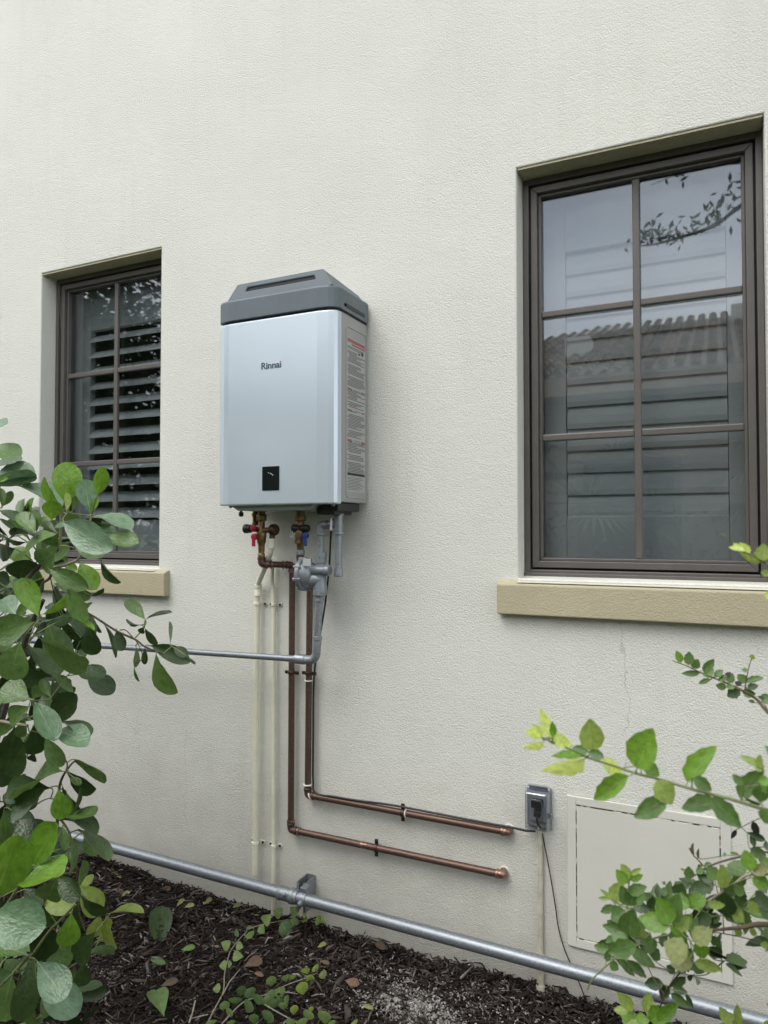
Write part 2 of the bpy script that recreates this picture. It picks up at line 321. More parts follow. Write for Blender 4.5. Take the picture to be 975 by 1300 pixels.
def chips(name, m, n, region, L, Wd, Th, zoff, pile=None):
    V = np.zeros((n*12, 3)); keep = 0
    quads = []
    for i in range(n):
        if pile: 
            x = rng.normal(pile[0], pile[2]); y = min(-.01, rng.normal(pile[1], pile[3]))
        else:
            x = rng.uniform(region[0], region[1]); y = region[3]-(region[3]-region[2])*rng.random()**1.15
        l = rng.uniform(*L)*(1 if rng.random() > .06 else 1.7); wd = rng.uniform(*Wd); th = rng.uniform(*Th)
        yaw = rng.uniform(0, math.pi); pt = rng.normal(0, .28); ro = rng.normal(0, .7); bend = rng.normal(0, .18)*l
        cx, sx = math.cos(yaw), math.sin(yaw); a = np.array([cx*math.cos(pt), sx*math.cos(pt), math.sin(pt)])
        b = np.array([-sx, cx, 0.]); c = np.cross(a, b); b2 = b*math.cos(ro)+c*math.sin(ro); c2 = np.cross(a, b2)
        z = gh(x, y)+zoff*rng.random()+.004
        hl = abs(a[1])*l/2+wd
        y = min(y, -hl*.8-.002)
        P = np.array([x, y, z])
        k = i*12
        for s, t in enumerate((-.5, 0, .5)):
            ww = wd*(.5 if t else 1)*(.6+.8*rng.random()); q = P+a*l*t+(b2 if s == 1 else 0*b2)*bend
            V[k+s*4:k+s*4+4] = (q-b2*ww/2-c2*th/2, q+b2*ww/2-c2*th/2, q+b2*ww/2+c2*th/2, q-b2*ww/2+c2*th/2)
    base = (np.arange(n)*12)[:, None, None]
    f = []
    for s in (0, 4):
        for e in range(4): f.append((s+e, s+(e+1) % 4, s+4+(e+1) % 4, s+4+e))
    f += [(3, 2, 1, 0), (8, 9, 10, 11)]
    Fq = (base+np.array(f)[None]).reshape(-1, 4)
    me = bpy.data.meshes.new(name); me.vertices.add(len(V)); me.vertices.foreach_set('co', V.ravel())
    me.loops.add(Fq.size); me.loops.foreach_set('vertex_index', Fq.ravel()); me.polygons.add(len(Fq))
    me.polygons.foreach_set('loop_start', np.arange(len(Fq))*4); me.update(calc_edges=True); me.materials.append(m)
    o = bpy.data.objects.new(name, me); C.objects.link(o); return o
o = chips('bark_mulch', M_chip, 34000, (-3.4, .9, -1.25, -.0), (.014, .052), (.0025, .0085), (.0012, .0035), .020)
tag(o, 'dark brown shredded bark mulch covering the bed along the wall', 'mulch', kind='stuff')
o = chips('pale_grit', M_grit, 2400, None, (.003, .014), (.003, .009), (.001, .004), .018, (-.86, -.27, .075, .035))
o3 = chips('scattered_grit', M_grit, 1300, None, (.003, .012), (.002, .007), (.001, .003), .018, (-.80, -.20, .24, .09))
tag(o3, 'light flecks of mortar thinly scattered over the mulch near the low conduit', 'debris', kind='stuff')
o4 = chips('bark_chunks', M_chip, 420, (-3.2, .7, -.9, -.0), (.04, .085), (.009, .018), (.003, .006), .022)
tag(o4, 'larger flat bark chunks lying among the shredded mulch', 'mulch', kind='stuff')
o2 = chips('ash_grit', M_grit, 500, None, (.003, .012), (.001, .004), (.001, .002), .014, (-1.88, -.52, .09, .06))
tag(o, 'pale crumbled mortar scattered on the mulch below the copper pipes', 'debris', kind='stuff')
tag(o2, 'grey dusty bits on the mulch beside the big leaved shrub', 'debris', kind='stuff')

# ------------------------------------------------------------------ the house
house = thing('stucco_house', (0, 0, 0), 'cream stucco house wall with two dark bronze framed windows above the mulch bed', 'house')
WINS = [(-.599, .131), (-2.869, -2.139)]; WZ0, WZ1 = 1.244, 2.611; RD = .135
def wall_mesh():
    b = MB(); xs = sorted([-6, 5]+[x for p in WINS for x in p]); zs = [-.3, WZ0, WZ1, 5.6]
    def hole(i, j): return j == 1 and any(abs(xs[i]-a) < 1e-6 for a, _ in WINS)
    for i in range(len(xs)-1):
        for j in range(3):
            if hole(i, j): continue
            b.add([(xs[i], 0, zs[j]), (xs[i+1], 0, zs[j]), (xs[i+1], 0, zs[j+1]), (xs[i], 0, zs[j+1])], [(0, 1, 2, 3)])
    for a, c in WINS:
        b.add([(a, 0, WZ0), (a, RD, WZ0), (a, RD, WZ1), (a, 0, WZ1)], [(0, 3, 2, 1)])
        b.add([(c, 0, WZ0), (c, RD, WZ0), (c, RD, WZ1), (c, 0, WZ1)], [(0, 1, 2, 3)])
        b.add([(a, 0, WZ0), (c, 0, WZ0), (c, RD, WZ0), (a, RD, WZ0)], [(0, 1, 2, 3)])
        b.add([(a, 0, WZ1), (c, 0, WZ1), (c, RD, WZ1), (a, RD, WZ1)], [(0, 3, 2, 1)])
    return b
wl = wall_mesh(); wo = wl.build('wall', M_wall, house, bevel=.006, bseg=3)
for p in wo.data.polygons: p.use_smooth = True
wn = wo.modifiers.new('wn', 'WEIGHTED_NORMAL'); wn.keep_sharp = False; wn.weight = 100
r = MB(); r.box(-6, -5.85, .14, 6, -.3, 5.6); r.box(4.85, 5, .14, 6, -.3, 5.6); r.box(-6, 5, 6.003, 6.15, -.3, 5.6)
r.build('rear_walls', M_wall, house)
MB().box(-6.3, 5.3, -.45, 6.45, 5.603, 5.75).build('roof', M_soffit, house)
for a, c in WINS:
    MB().box(a+.004, c-.004, .004, .11, WZ1-.007, WZ1-.0015).build('soffit', M_soffit, house)
# inner room shell behind each window (dark rooms)
for a, c in WINS:
    b = MB(); x0, x1, y0, y1, z0, z1 = a-.5, c+.5, .30, 3.2, .05, 2.95
    b.add([(x0, y0, z0), (x1, y0, z0), (x1, y1, z0), (x0, y1, z0), (x0, y0, z1), (x1, y0, z1), (x1, y1, z1), (x0, y1, z1)],
          [(0, 1, 2, 3), (4, 7, 6, 5), (1, 5, 6, 2), (3, 2, 6, 7), (0, 3, 7, 4)])
    b.build('room', M_room, house, merge=False)
    b = MB()                                # drywall reveal round the opening, between window and room
    for q in ((a-.02, a-.001, WZ0-.02, WZ1+.02), (c+.001, c+.02, WZ0-.02, WZ1+.02), (a, c, WZ0-.02, WZ0-.001), (a, c, WZ1+.001, WZ1+.02)):
        b.box(q[0], q[1], .137, .32, q[2], q[3])
    b.box(a-.5, a-.022, .299, .31, .05, 2.95); b.box(c+.022, c+.5, .299, .31, .05, 2.95)
    b.box(a-.022, c+.022, .299, .31, .05, WZ0-.021); b.box(a-.022, c+.022, .299, .31, WZ1+.021, 2.95)
    b.build('inner_reveal', M_room, house)

for wi, (a, c) in enumerate(WINS):
    fr = MB()
    def ring(b, x0, x1, z0, z1, t, y0, y1, tb=None):
        tb = tb or t
        b.box(x0, x0+t, y0, y1, z0, z1); b.box(x1-t, x1, y0, y1, z0, z1)
        b.box(x0+t, x1-t, y0, y1, z0, z0+tb); b.box(x0+t, x1-t, y0, y1, z1-t, z1)
    ring(fr, a+.001, c-.001, WZ0+.004, WZ1-.008, .019, .080, .17, .022)
    win = fr.build('window', M_bronze, house, bevel=.0025)
    g = MB(); ring(g, a+.0201, c-.0201, WZ0+.0262, WZ1-.0272, .006, .103, .160); g.build('gasket', M_seal, win)
    s = MB(); x0, x1, z0, z1 = a+.026, c-.026, WZ0+.033, WZ1-.034
    for q in ((x0, x0+.032), (x1-.032, x1)):    # mitred sash with a step towards the glass
        pass
    def mitre(b, x0, x1, z0, z1, t, y0, y1):
        o_ = [(x0, z0), (x1, z0), (x1, z1), (x0, z1)]; i_ = [(x0+t, z0+t), (x1-t, z0+t), (x1-t, z1-t), (x0+t, z1-t)]
        for k in range(4):
            A, B, Ci, Di = o_[k], o_[(k+1) % 4], i_[(k+1) % 4], i_[k]
            e = .0004*(1 if k % 2 else -1)
            v = [(p[0], y0+e, p[1]) for p in (A, B, Ci, Di)]+[(p[0], y1, p[1]) for p in (A, B, Ci, Di)]
            b.add(v, [(0, 1, 2, 3), (7, 6, 5, 4), (0, 4, 5, 1), (1, 5, 6, 2), (2, 6, 7, 3), (3, 7, 4, 0)])
    mitre(s, x0, x1, z0, z1, .022, .088, .150); mitre(s, x0+.0221, x1-.0221, z0+.0221, z1-.0221, .010, .104, .146)
    s.build('sash', M_bronze, win, bevel=.002)
    gx0, gx1, gz0, gz1 = x0+.0322, x1-.0322, z0+.0322, z1-.0322
    cx = a+.366; hz = (1.716, 2.139); hw = .0115
    m_ = MB(); m_.box(cx-hw, cx+hw, .104, .120, gz0, gz1); m_.build('muntin', M_bronze, win, bevel=.004)
    for z in hz:
        for q0, q1 in ((gx0, cx-hw), (cx+hw, gx1)):
            m_ = MB(); m_.box(q0, q1, .1045, .1205, z-hw, z+hw); m_.build('muntin', M_bronze, win, bevel=.004)
    zz = [gz0, hz[0], hz[1], gz1]
    for q0, q1 in ((gx0, cx), (cx, gx1)):
        for k in range(3):
            m_ = MB(); m_.box(q0, q1, .122, .126, zz[k], zz[k+1]); m_.build('pane', M_glass, win)
    m_ = MB(); m_.box(a+.001, c-.001, .070, .0795, WZ0+.004, WZ0+.016); m_.build('sill_track', M_bronze, win, bevel=.002)
    # shutter behind the glass
    sh = thing('window_shutter', (a+.1, .2, 1.27), ['white louvred shutter with closed slats behind the large right window', 'white louvred shutter with open slats behind the left window'][wi], 'shutter')
    l0, l1, ls0, ls1 = a+.124, a+.629, 1.449, 2.370
    for q0, q1, h0, h1, nm in ((a+.028, l0, 1.262, 2.59, 'stile'), (l1, c-.012, 1.262, 2.59, 'stile'), (l0, l1, 1.262, ls0, 'rail'), (l0, l1, ls1, 2.59, 'rail')):
        b = MB(); b.box(q0+.0005, q1-.0005, .180, .212, h0, h1); b.build(nm, M_shutter, sh, bevel=.002)
    pitch = (ls1-ls0)/12; ang = R(80) if wi == 0 else R(39)
    first = None
    for k in range(12):
        zc = ls0+pitch*(k+.5)
        an = ang + (0 if wi == 0 else R(random.uniform(-1.5, 1.5)))
        if first is None:
            b = MB(); hw_ = .0420; poly = [(-hw_, 0), (-hw_*.6, -.0048), (0, -.006), (hw_*.6, -.0048), (hw_, 0), (hw_*.6, .0048), (0, .006), (-hw_*.6, .0048)]
            n8 = len(poly); vs = [(x_, p_[0], p_[1]) for x_ in (-(l1-l0)/2+.002, (l1-l0)/2-.002) for p_ in poly]
            b.add(vs, [(i, (i+1) % n8, n8+(i+1) % n8, n8+i) for i in range(n8)]+[tuple(range(n8))[::-1], tuple(range(n8, 2*n8))], False)
            o = b.build('louvre', M_shutter, sh); first = o
        else:
            o = first.copy(); C.objects.link(o); o.parent = sh
        o.location = ((l0+l1)/2, .196, zc); o.rotation_euler = (an, 0, 0)
    # projecting stucco sill
    x0, x1 = a-.064, c+.062; y = -.034
    b = MB(); b.add([(x0, y, 1.128), (x1, y, 1.128), (x1, y, 1.226), (x0, y, 1.226), (x0, .003, 1.128), (x1, .003, 1.128), (x1, .003, 1.240), (x0, .003, 1.240)],
                   [(0, 1, 2, 3), (4, 7, 6, 5), (0, 4, 5, 1), (3, 2, 6, 7), (0, 3, 7, 4), (1, 5, 6, 2)])
    o = b.build('window_sill', M_tan, house, bevel=.005, bseg=3)
    b = MB(); b.add([(a+.002, -.028, 1.233), (c-.002, -.028, 1.233), (c-.002, .079, 1.250), (a+.002, .079, 1.250)], [(0, 1, 2, 3)]); b.build('sill_top', M_panel, house)

# access panel
ap = MB(); X0p, X1p, Z0p, Z1p = -.445, .021, .099, .566; d0 = (-.418, -.007, .127, .540)
for q in ((X0p, d0[0], Z0p, Z1p), (d0[1], X1p, Z0p, Z1p), (d0[0], d0[1], Z0p, d0[2]), (d0[0], d0[1], d0[3], Z1p)): ap.box(q[0], q[1], -.008, .0, q[2], q[3])
apo = ap.build('access_panel', M_panel, house, bevel=.0025)
MB().box(X0p+.01, X1p-.01, -.0035, -.0015, Z0p+.01, Z1p-.01).build('shadow_gap', M_joint, apo)  # dark sheet behind the door edge, coloured as the shade in the gap
MB().box(d0[0]+.0022, d0[1]-.0022, -.0075, -.0036, d0[2]+.0018, d0[3]-.0018).build('door_panel', M_panel, apo, bevel=.0015)
b = MB()                                # remains of painted-over caulk in the joint
for k in range(120):
    s_ = random.random(); t = random.random(); ln = random.uniform(.004, .03)
    if s_ < .3: x, z, dx, dz = d0[0]+t*(d0[1]-d0[0]-ln), d0[3]-.0009, ln, .0011
    elif s_ < .55: x, z, dx, dz = d0[0]+t*(d0[1]-d0[0]-ln), d0[2]+.0009, ln, .0011
    elif s_ < .8: x, z, dx, dz = d0[0]+.0011, d0[2]+t*(d0[3]-d0[2]-ln), .0013, ln
    else: x, z, dx, dz = d0[1]-.0011, d0[2]+t*(d0[3]-d0[2]-ln), .0013, ln
    if s_ < .55: b.box(x, x+dx, -.0079, -.0034, z-dz, z+dz)
    else: b.box(x-dx, x+dx, -.0079, -.0034, z, z+dz)
b.build('caulk', M_panel, apo)['kind'] = 'stuff'
tag(apo, None)

# ------------------------------------------------------------------ water heater
HX0, HX1, HY, HZ0, HZ1 = -1.636, -1.147, -.252, 1.490, 2.150
wh = thing('water_heater', (-1.385, 0, HZ0), 'silver wall mounted tankless water heater with dark grey hood', 'water heater')
prof = lambda e: [(HX0-e, -.205), (HX0-e, -.228-e), (HX0+.003, -.236-e), (HX0+.010, -.243-e), (HX0+.028, -.2475-e), (HX0+.052, -.252-e),
                  (HX1-.07, -.252-e), (HX1-.03, -.2455-e), (HX1-.013, -.238-e), (HX1-.004, -.228-e), (HX1+e, -.215-e), (HX1+e, -.205)]
b = MB(); b.prism(prof(0), HZ0, HZ1-.006); b.build('front_cover', M_silver, wh, bevel=.006, bseg=3, angle=50)
b = MB(); b.box(HX0+.0025, HX1-.0025, -.2045, -.012, HZ0+.008, HZ1-.004); b.build('casing', M_case, wh, bevel=.004)
b = MB(); b.prism([(HX0+.003, -.015), (HX0+.003, -.22), (HX0+.03, -.243), (HX1-.03, -.241), (HX1-.003, -.22), (HX1-.003, -.015)], HZ1-.0055, HZ1+.001); b.build('hood_seam', M_seal, wh)
e = .0025; zb, zt = HZ1+.0015, 2.228
P = prof(e)[1:-1]; P = [(HX0-e, -.012)]+P+[(HX1+e, -.012)]
b = MB(); n_ = len(P)
Pt = [(x*.985+(-1.39)*.015, y*.985) for x, y in P]
vs = [(x, y, zb) for x, y in P]+[(x, y, zt-.008) for x, y in P]+[(x, y, zt) for x, y in Pt]
# the right face carries a recessed slot, so it is left out here and added as a pocket
fs = [(i, (i+1) % n_, n_+(i+1) % n_, n_+i) for i in range(n_) if i != n_-2]+[(n_+i, n_+(i+1) % n_, 2*n_+(i+1) % n_, 2*n_+i) for i in range(n_)]
fs += [tuple(range(n_))[::-1], tuple(range(2*n_, 3*n_))]; b.add(vs, fs)
b.pocket([vs[n_-2], vs[n_-1], vs[2*n_-1], vs[2*n_-2]], .12, .86, .22, .36, .012)
cap = b.build('hood_band', M_cap, wh, bevel=.0025, bseg=2, angle=40)
b = MB(); fb = [(-1.600, -.243, zt-.001), (-1.163, -.243, zt-.001)]; ft = [(-1.205, -.232, 2.290), (-1.562, -.232, 2.288)]
bk = [(-1.604, -.014, zt-.001), (-1.156, -.014, zt-.001), (-1.185, -.014, 2.262), (-1.574, -.014, 2.262)]
b.pocket([fb[0], fb[1], ft[0], ft[1]], .145, .875, .50, .72, .014)
b.add([fb[1], bk[1], bk[2], ft[0]], [(0, 1, 2, 3)]); b.add([fb[0], ft[1], bk[3], bk[0]], [(0, 1, 2, 3)]); b.add([ft[1], ft[0], bk[2], bk[3]], [(0, 1, 2, 3)]); b.add([bk[0], bk[3], bk[2], bk[1]], [(0, 1, 2, 3)])
b.build('hood', M_cap, wh, bevel=.004, bseg=2, angle=30)
b = MB(); b.box(-1.532, -1.222, -.2295, -.2225, 2.259, 2.272); b.build('vent_slot', M_black, wh)
b = MB(); b.box(-1.1505, -1.1355, -.18, -.045, 2.166, 2.179); b.build('vent_slot', M_black, wh).location = (-.008, 0, 0)
# control window
dp = MB(); dp.box(-1.437, -1.366, -.2545, -.2515, 1.540, 1.624); dpo = dp.build('display', M_display, wh, bevel=.0015)
b = MB()
for k, (x, z, w_) in enumerate(((-1.411, 1.600, .002), (-1.404, 1.598, .003), (-1.398, 1.595, .003), (-1.393, 1.592, .003))): b.box(x, x+w_, -.2552, -.2546, z, z+.0025)
b.build('indicator_mark', M_white, dpo)
# logo
cu = bpy.data.curves.new('brand_logo', 'FONT'); cu.body = 'Rinnai'; cu.size = .036; cu.offset = .0006; cu.extrude = .0005; cu.space_character = .96
to = bpy.data.objects.new('tmp', cu); C.objects.link(to); bpy.context.view_layer.update()
me = bpy.data.meshes.new_from_object(to); bpy.data.objects.remove(to); me.materials.clear(); me.materials.append(M_logo)
xs_ = [v.co.x for v in me.vertices]; wT = max(xs_)-min(xs_); k_ = .082/wT
lo = bpy.data.objects.new('brand_logo', me); C.objects.link(lo); lo.parent = wh; lo.location = (-1.445, -.2527, 1.965); lo.rotation_euler = (R(90), 0, 0); lo.scale = (k_, k_*.92, 1)
# side panel emboss and warning label
xs = HX1-.0025
b = MB(); pz0, pz1, py0, py1 = 1.515, 2.105, -.175, -.020
pts = fillet([(xs, (py0+py1)/2, pz0), (xs, py1, pz0), (xs, py1, pz1), (xs, py0, pz1), (xs, py0, pz0), (xs, (py0+py1)/2, pz0)], .02)
b.tube(pts, .0022, 6); b.build('embossed_rib', M_case, wh)
b = MB(); b.box(xs+.0002, xs+.0008, -.166, -.030, 1.535, 2.070); lab = b.build('warning_label', M_lab, wh)
g = MB(); rd = MB(); bk_ = MB(); z = 2.062; ly0, ly1 = -.163, -.033
def ink(q, y0, y1, z, h): q.box(xs+.0009, xs+.0012, y0, y1, z-h, z)
ink(rd, ly0, ly1, 2.066, .012); ink(rd, ly0+.03, ly1, 2.051, .006)
z = 2.040; heads = {0: 1.895, 1: 1.825, 2: 1.715}
zz_ = 2.040
while zz_ > 1.60:
    if any(abs(zz_-h) < .005 for h in heads.values()):
        ink(rd, ly0, ly0+.035, zz_, .005); ink(rd, ly1-.028, ly1, zz_, .005); ink(g, ly0+.045, ly1-.035, zz_-.001, .002)
    else:
        e0 = ly0+random.choice((0, 0, .004, .012)); e1 = ly1-random.choice((0, .004, .01, .03, .06))
        ink(g, e0, e1, zz_, .0030)
    zz_ -= .0052 if random.random() > .12 else .0105
ink(bk_, ly0, ly1, 1.600, .008)
for k in range(9): ink(g, ly0+.002, ly1-random.uniform(0, .05), 1.586-k*.0052, .0021)
ink(bk_, -.06, -.045, 2.036, .012); ink(bk_, -.085, -.07, 2.028, .006)
g.build('label_text', M_ink, lab); rd.build('label_heading', M_red_ink, lab); bk_.build('label_rule', M_black, lab)
# underside: base plate, dark fittings
b = MB(); b.add([(-1.590, -.235, HZ0+.004), (-1.235, -.235, HZ0+.004), (-1.262, -.225, HZ0-.018), (-1.562, -.225, HZ0-.018), (-1.590, -.03, HZ0+.004), (-1.235, -.03, HZ0+.004), (-1.262, -.04, HZ0-.018), (-1.562, -.04, HZ0-.018)],
               [(3, 2, 1, 0), (4, 5, 6, 7), (0, 1, 5, 4), (2, 3, 7, 6), (1, 2, 6, 5), (0, 4, 7, 3)]); b.build('base_plate', M_plate, wh, bevel=.002)
b = MB(); b.box(-1.235, -1.165, -.20, -.04, HZ0-.022, HZ0+.008); b.box(-1.255, -1.185, -.19, -.06, HZ0-.034, HZ0-.004); b.build('connector_block', M_black, wh, bevel=.004)
b = MB()
for x in (-1.60, -1.25, -1.175): b.lathe((x, -.215, HZ0+.002), (0, 0, -1), [(0, .007), (.006, .007), (.009, .004)], 10)
b.build('screw', M_galvdark, wh)
b = MB(); b.lathe((-1.595, -.16, HZ0), (0, 0, -1), [(0, .005), (.02, .005), (.022, .009), (.034, .009), (.038, .004)], 12); b.build('drain_plug', M_black, wh)
b = MB(); b.box(-1.56, -1.21, -.0115, -.0005, 2.10, 2.20); b.box(-1.56, -1.21, -.0115, -.0005, HZ0+.02, HZ0+.08); b.build('wall_bracket', M_galvdark, wh)

# ------------------------------------------------------------------ valves under the heater
YV = -.12
def hexnut(b, p, axis, h, r): return b.lathe(p, axis, [(0, r*.9), (h*.12, r), (h*.88, r), (h, r*.9)], 6, False)
hv = thing('hot_water_valve', (-1.532, YV, 1.30), 'brass isolation valve with red lever hanging under the heater', 'valve')
b = MB(); X = -1.532; D_ = (0, 0, -1)
b.lathe((X, YV, 1.478), D_, [(0, .014), (.030, .014), (.031, .0125), (.075, .0125), (.08, .016), (.10, .0175), (.118, .0165), (.13, .0125), (.16, .0115), (.163, .0135), (.174, .0135)], 20)
hexnut(b, (X, YV, 1.462), D_, .026, .0195)
hexnut(b, (X, YV, 1.395), D_, .018, .019)
b.tube([(X, YV, 1.405), (-1.575, YV-.004, 1.408)], .0115, 14)
b.tube([(X, YV, 1.402), (-1.485, YV+.012, 1.404)], .0105, 14); b.build('body', M_brass, hv, bevel=.0008)
b = MB(); b.lathe((-1.575, YV-.004, 1.408), (-1, 0, 0), [(0, .0135), (.002, .0155), (.012, .0155), (.014, .0175), (.028, .0175), (.031, .014)], 18); b.build('drain_cap', M_black, hv, bevel=.001)
b = MB(); b.lathe((-1.553, YV-.013, 1.412), (0, -1, 0), [(0, .010), (.012, .012), (.014, .009)], 16); b.build('service_knob', M_red, hv)
b = MB(); b.lathe((-1.549, YV-.012, 1.378), (0, -1, 0), [(0, .010), (.006, .0125), (.014, .0125), (.017, .009)], 16); b.box(-1.5565, -1.5425, YV-.028, YV-.022, 1.343, 1.376); b.build('lever', M_red, hv, bevel=.002)
b = MB(); b.lathe((-1.497, YV+.01, 1.404), (1, -.2, 0), [(0, .012), (.006, .021), (.018, .0225), (.026, .019), (.03, .010)], 18); b.tube([(-1.489, YV+.01, 1.404), (-1.490, YV+.005, 1.362)], .0105, 14); b.build('relief_head', M_bronzefit, hv)
b = MB(); b.lathe((-1.566, YV+.01, 1.484), D_, [(0, .011), (.016, .011), (.018, .0145), (.03, .0145), (.032, .0115), (.052, .0105), (.054, .013), (.064, .013)], 14); b.build('drain_nipple', M_brass, hv)
b = MB()
pts = smoothline([(-1.596, YV-.02, 1.392), (-1.603, YV-.022, 1.372), (-1.594, YV-.02, 1.358), (-1.584, YV-.02, 1.374), (-1.586, YV-.02, 1.39)]); b.tube(pts, .0007, 5); b.build('cap_tether', M_white, hv)

cv = thing('cold_water_valve', (-1.364, YV, 1.32), 'brass isolation valve with blue lever above the gas regulator', 'valve')
b = MB(); X = -1.364
b.lathe((X, YV, 1.478), D_, [(0, .017), (.024, .017), (.026, .013), (.06, .013), (.075, .0185), (.10, .0195), (.118, .018), (.125, .0135), (.148, .0125), (.15, .0145), (.160, .0145)], 20)
hexnut(b, (X, YV, 1.455), D_, .02, .021); hexnut(b, (X, YV, 1.370), D_, .016, .0205); b.build('body', M_brass, cv, bevel=.0008)
b = MB(); b.lathe((-1.392, YV-.008, 1.409), (1, 0, 0), [(0, .011), (.004, .0155), (.022, .0155), (.026, .012), (.046, .012), (.05, .0145), (.066, .0135), (.07, .009)], 18); b.build('drain_cap', M_black, cv, bevel=.001)
b = MB(); b.lathe((-1.331, YV-.008, 1.383), (0, -1, 0), [(0, .009), (.006, .0115), (.014, .0115), (.017, .008)], 16); b.box(-1.339, -1.3235, YV-.024, YV-.018, 1.347, 1.381); b.tube([(-1.364, YV, 1.385), (-1.331, YV-.010, 1.384)], .007, 10); b.build('lever', M_blue, cv, bevel=.002)
b = MB(); hexnut(b, (X, YV, 1.331), D_, .017, .0165); b.build('union_nut', M_galvdark, cv)
b = MB()
for dx in (0, .008): b.tube(smoothline([(-1.388+dx, YV-.026, 1.400), (-1.390+dx, YV-.028, 1.385), (-1.384+dx, YV-.027, 1.376), (-1.382+dx, YV-.025, 1.392)]), .0007, 5)
b.build('cap_tether', M_white, cv)

# ------------------------------------------------------------------ copper runs
def elbow(parent, a, p, c, r, m=None, n=8, L=.026):
    a, p, c = Vector(a), Vector(p), Vector(c); u_ = (a-p).normalized(); v_ = (c-p).normalized()
    b = MB(); b.tube(fillet([p+u_*L, p, p+v_*L], L*.75, n), r+.0018, 16)
    for q, d in ((p+u_*L, u_), (p+v_*L, v_)): b.lathe(q-d*.010, d, [(0, r+.002), (.002, r+.0032), (.009, r+.0032), (.011, r+.0008)], 16)
    return b.build('elbow_fitting', m or M_copperfit, parent)
def hanger(parent, p, axis, r, m, ear=.020, nm='strap', screwm=None, wallY=0, one=False, ey=None):   # ring round a pipe with two screwed ears
    p = Vector(p); ax = Vector(axis).normalized(); side = Vector((0, 1, 0)).cross(ax).normalized(); ey = -p.y-.004 if ey is None else ey
    b = MB(); b.lathe(p-ax*.006, ax, [(0, r+.0012), (.001, r+.0028), (.011, r+.0028), (.012, r+.0012)], 18)
    M_ = Matrix.Translation(p)@Matrix((side, Vector((0, 1, 0)), ax)).transposed().to_4x4()
    sides = (1,) if one else (-1, 1)
    for s in sides:
        d0_, d1_ = sorted((s*(r-.002), s*(r+ear))); b.box(d0_, d1_, ey-.003, ey+.003, -.006, .006, M_)
    o = b.build(nm, m, parent, bevel=.0008)
    q = MB()
    for s in (-1, 1): q.lathe(p+side*s*(r+ear-.007)+Vector((0, ey-.003, 0)), (0, -1, 0), [(0, .0048), (.003, .0045), (.004, .002)], 10)
    q.build('screw', screwm or M_black, o); return o
def tie(parent, p, axis, r):
    b = MB(); b.lathe(Vector(p)-Vector(axis).normalized()*.002, axis, [(0, r), (.0008, r+.0014), (.0032, r+.0014), (.004, r)], 16); return b.build('cable_tie', M_tie, parent)
r_c = .0118; YC = -.026
c1 = thing('copper_pipe', (-1.459, YC, .285), 'lower outer copper pipe running from the red lever valve down and right', 'pipe', 'copper water pipes')
A0 = (-1.532, YV, 1.306); A1 = (-1.532, YV, 1.277); A2 = (-1.458, YC, 1.272); A3 = (-1.460, YC, .284); A4 = (-.650, YC, .284)
b = MB(); b.tube([A0, A1], r_c, 16); b.tube([A1, A2], r_c, 16); b.tube([A2, A3], r_c, 16); b.tube([A3, A4], r_c, 16); b.build('pipe', M_copper, c1)
elbow(c1, A0, A1, A2, r_c, M_copper); elbow(c1, A1, A2, A3, r_c, M_copper); elbow(c1, A2, A3, A4, r_c, M_copper); elbow(c1, A3, A4, (-.650, .03, .284), r_c, None, L=.020)
for p, ax in (((A2[0], YC, 1.243), (0, 0, 1)), ((A3[0], YC, .314), (0, 0, 1)), ((-1.428, YC, .284), (1, 0, 0)), ((-1.510, -.095, 1.2755), Vector(A2)-Vector(A1)), ((-1.482, -.057, 1.2737), Vector(A2)-Vector(A1))):
    MB().lathe(p, ax, [(0, r_c+.001), (.001, r_c+.0042), (.005, r_c+.0042), (.006, r_c+.001)], 16).build('solder_ring', M_copperfit, c1)
hanger(c1, (-1.459, YC, .868), (0, 0, 1), r_c, M_bronzefit, .018, ey=.002); hanger(c1, (-1.105, YC, .284), (1, 0, 0), r_c, M_bronzefit, .018, ey=.002)
b = MB(); b.lathe((-1.165, YC, .284), (1, 0, 0), [(0, r_c), (.0005, r_c+.0004), (.024, r_c+.0004), (.0245, r_c)], 16); b.build('worn_sticker', M_copperfit, c1)
b = MB(); b.lathe((-.650, -.0045, .284), (0, 1, 0), [(0, .014), (.0015, .0165), (.0043, .018)], 20); b.build('wall_patch', M_wall, c1)

c2 = thing('copper_pipe', (-1.386, YC, .425), 'upper inner copper pipe with a black cable tied along it', 'pipe', 'copper water pipes')
B0 = (-1.364, YV, 1.316); B1 = (-1.364, YV, 1.286); B2 = (-1.380, YC, 1.262); B3 = (-1.387, YC, .424); B4 = (-.632, YC, .424)
b = MB(); b.tube([B0, B1], r_c, 16); b.tube([B1, B2], r_c, 16); b.tube([B2, B3], r_c, 16); b.tube([B3, B4], r_c, 16); b.build('pipe', M_copper, c2)
elbow(c2, B0, B1, B2, r_c, M_copper); elbow(c2, B1, B2, B3, r_c, M_copper); elbow(c2, B2, B3, B4, r_c, M_copper); elbow(c2, B3, B4, (-.632, .03, .424), r_c, None, L=.020)
hanger(c2, (-1.384, YC, .872), (0, 0, 1), r_c, M_bronzefit, .018, ey=.002); hanger(c2, (-1.003, YC, .424), (1, 0, 0), r_c, M_bronzefit, .018, ey=.002)
for p, ax in (((-1.384, YC, .845), (0, 0, 1)), ((B3[0], YC, .462), (0, 0, 1)), ((-1.372, YC, .424), (1, 0, .6)), ((-.99, YC, .424), (1, 0, 0))): tie(c2, p, ax, r_c+.004)
b = MB(); b.lathe((-.632, -.0045, .424), (0, 1, 0), [(0, .014), (.0015, .0165), (.0043, .018)], 20); b.build('wall_patch', M_wall, c2)

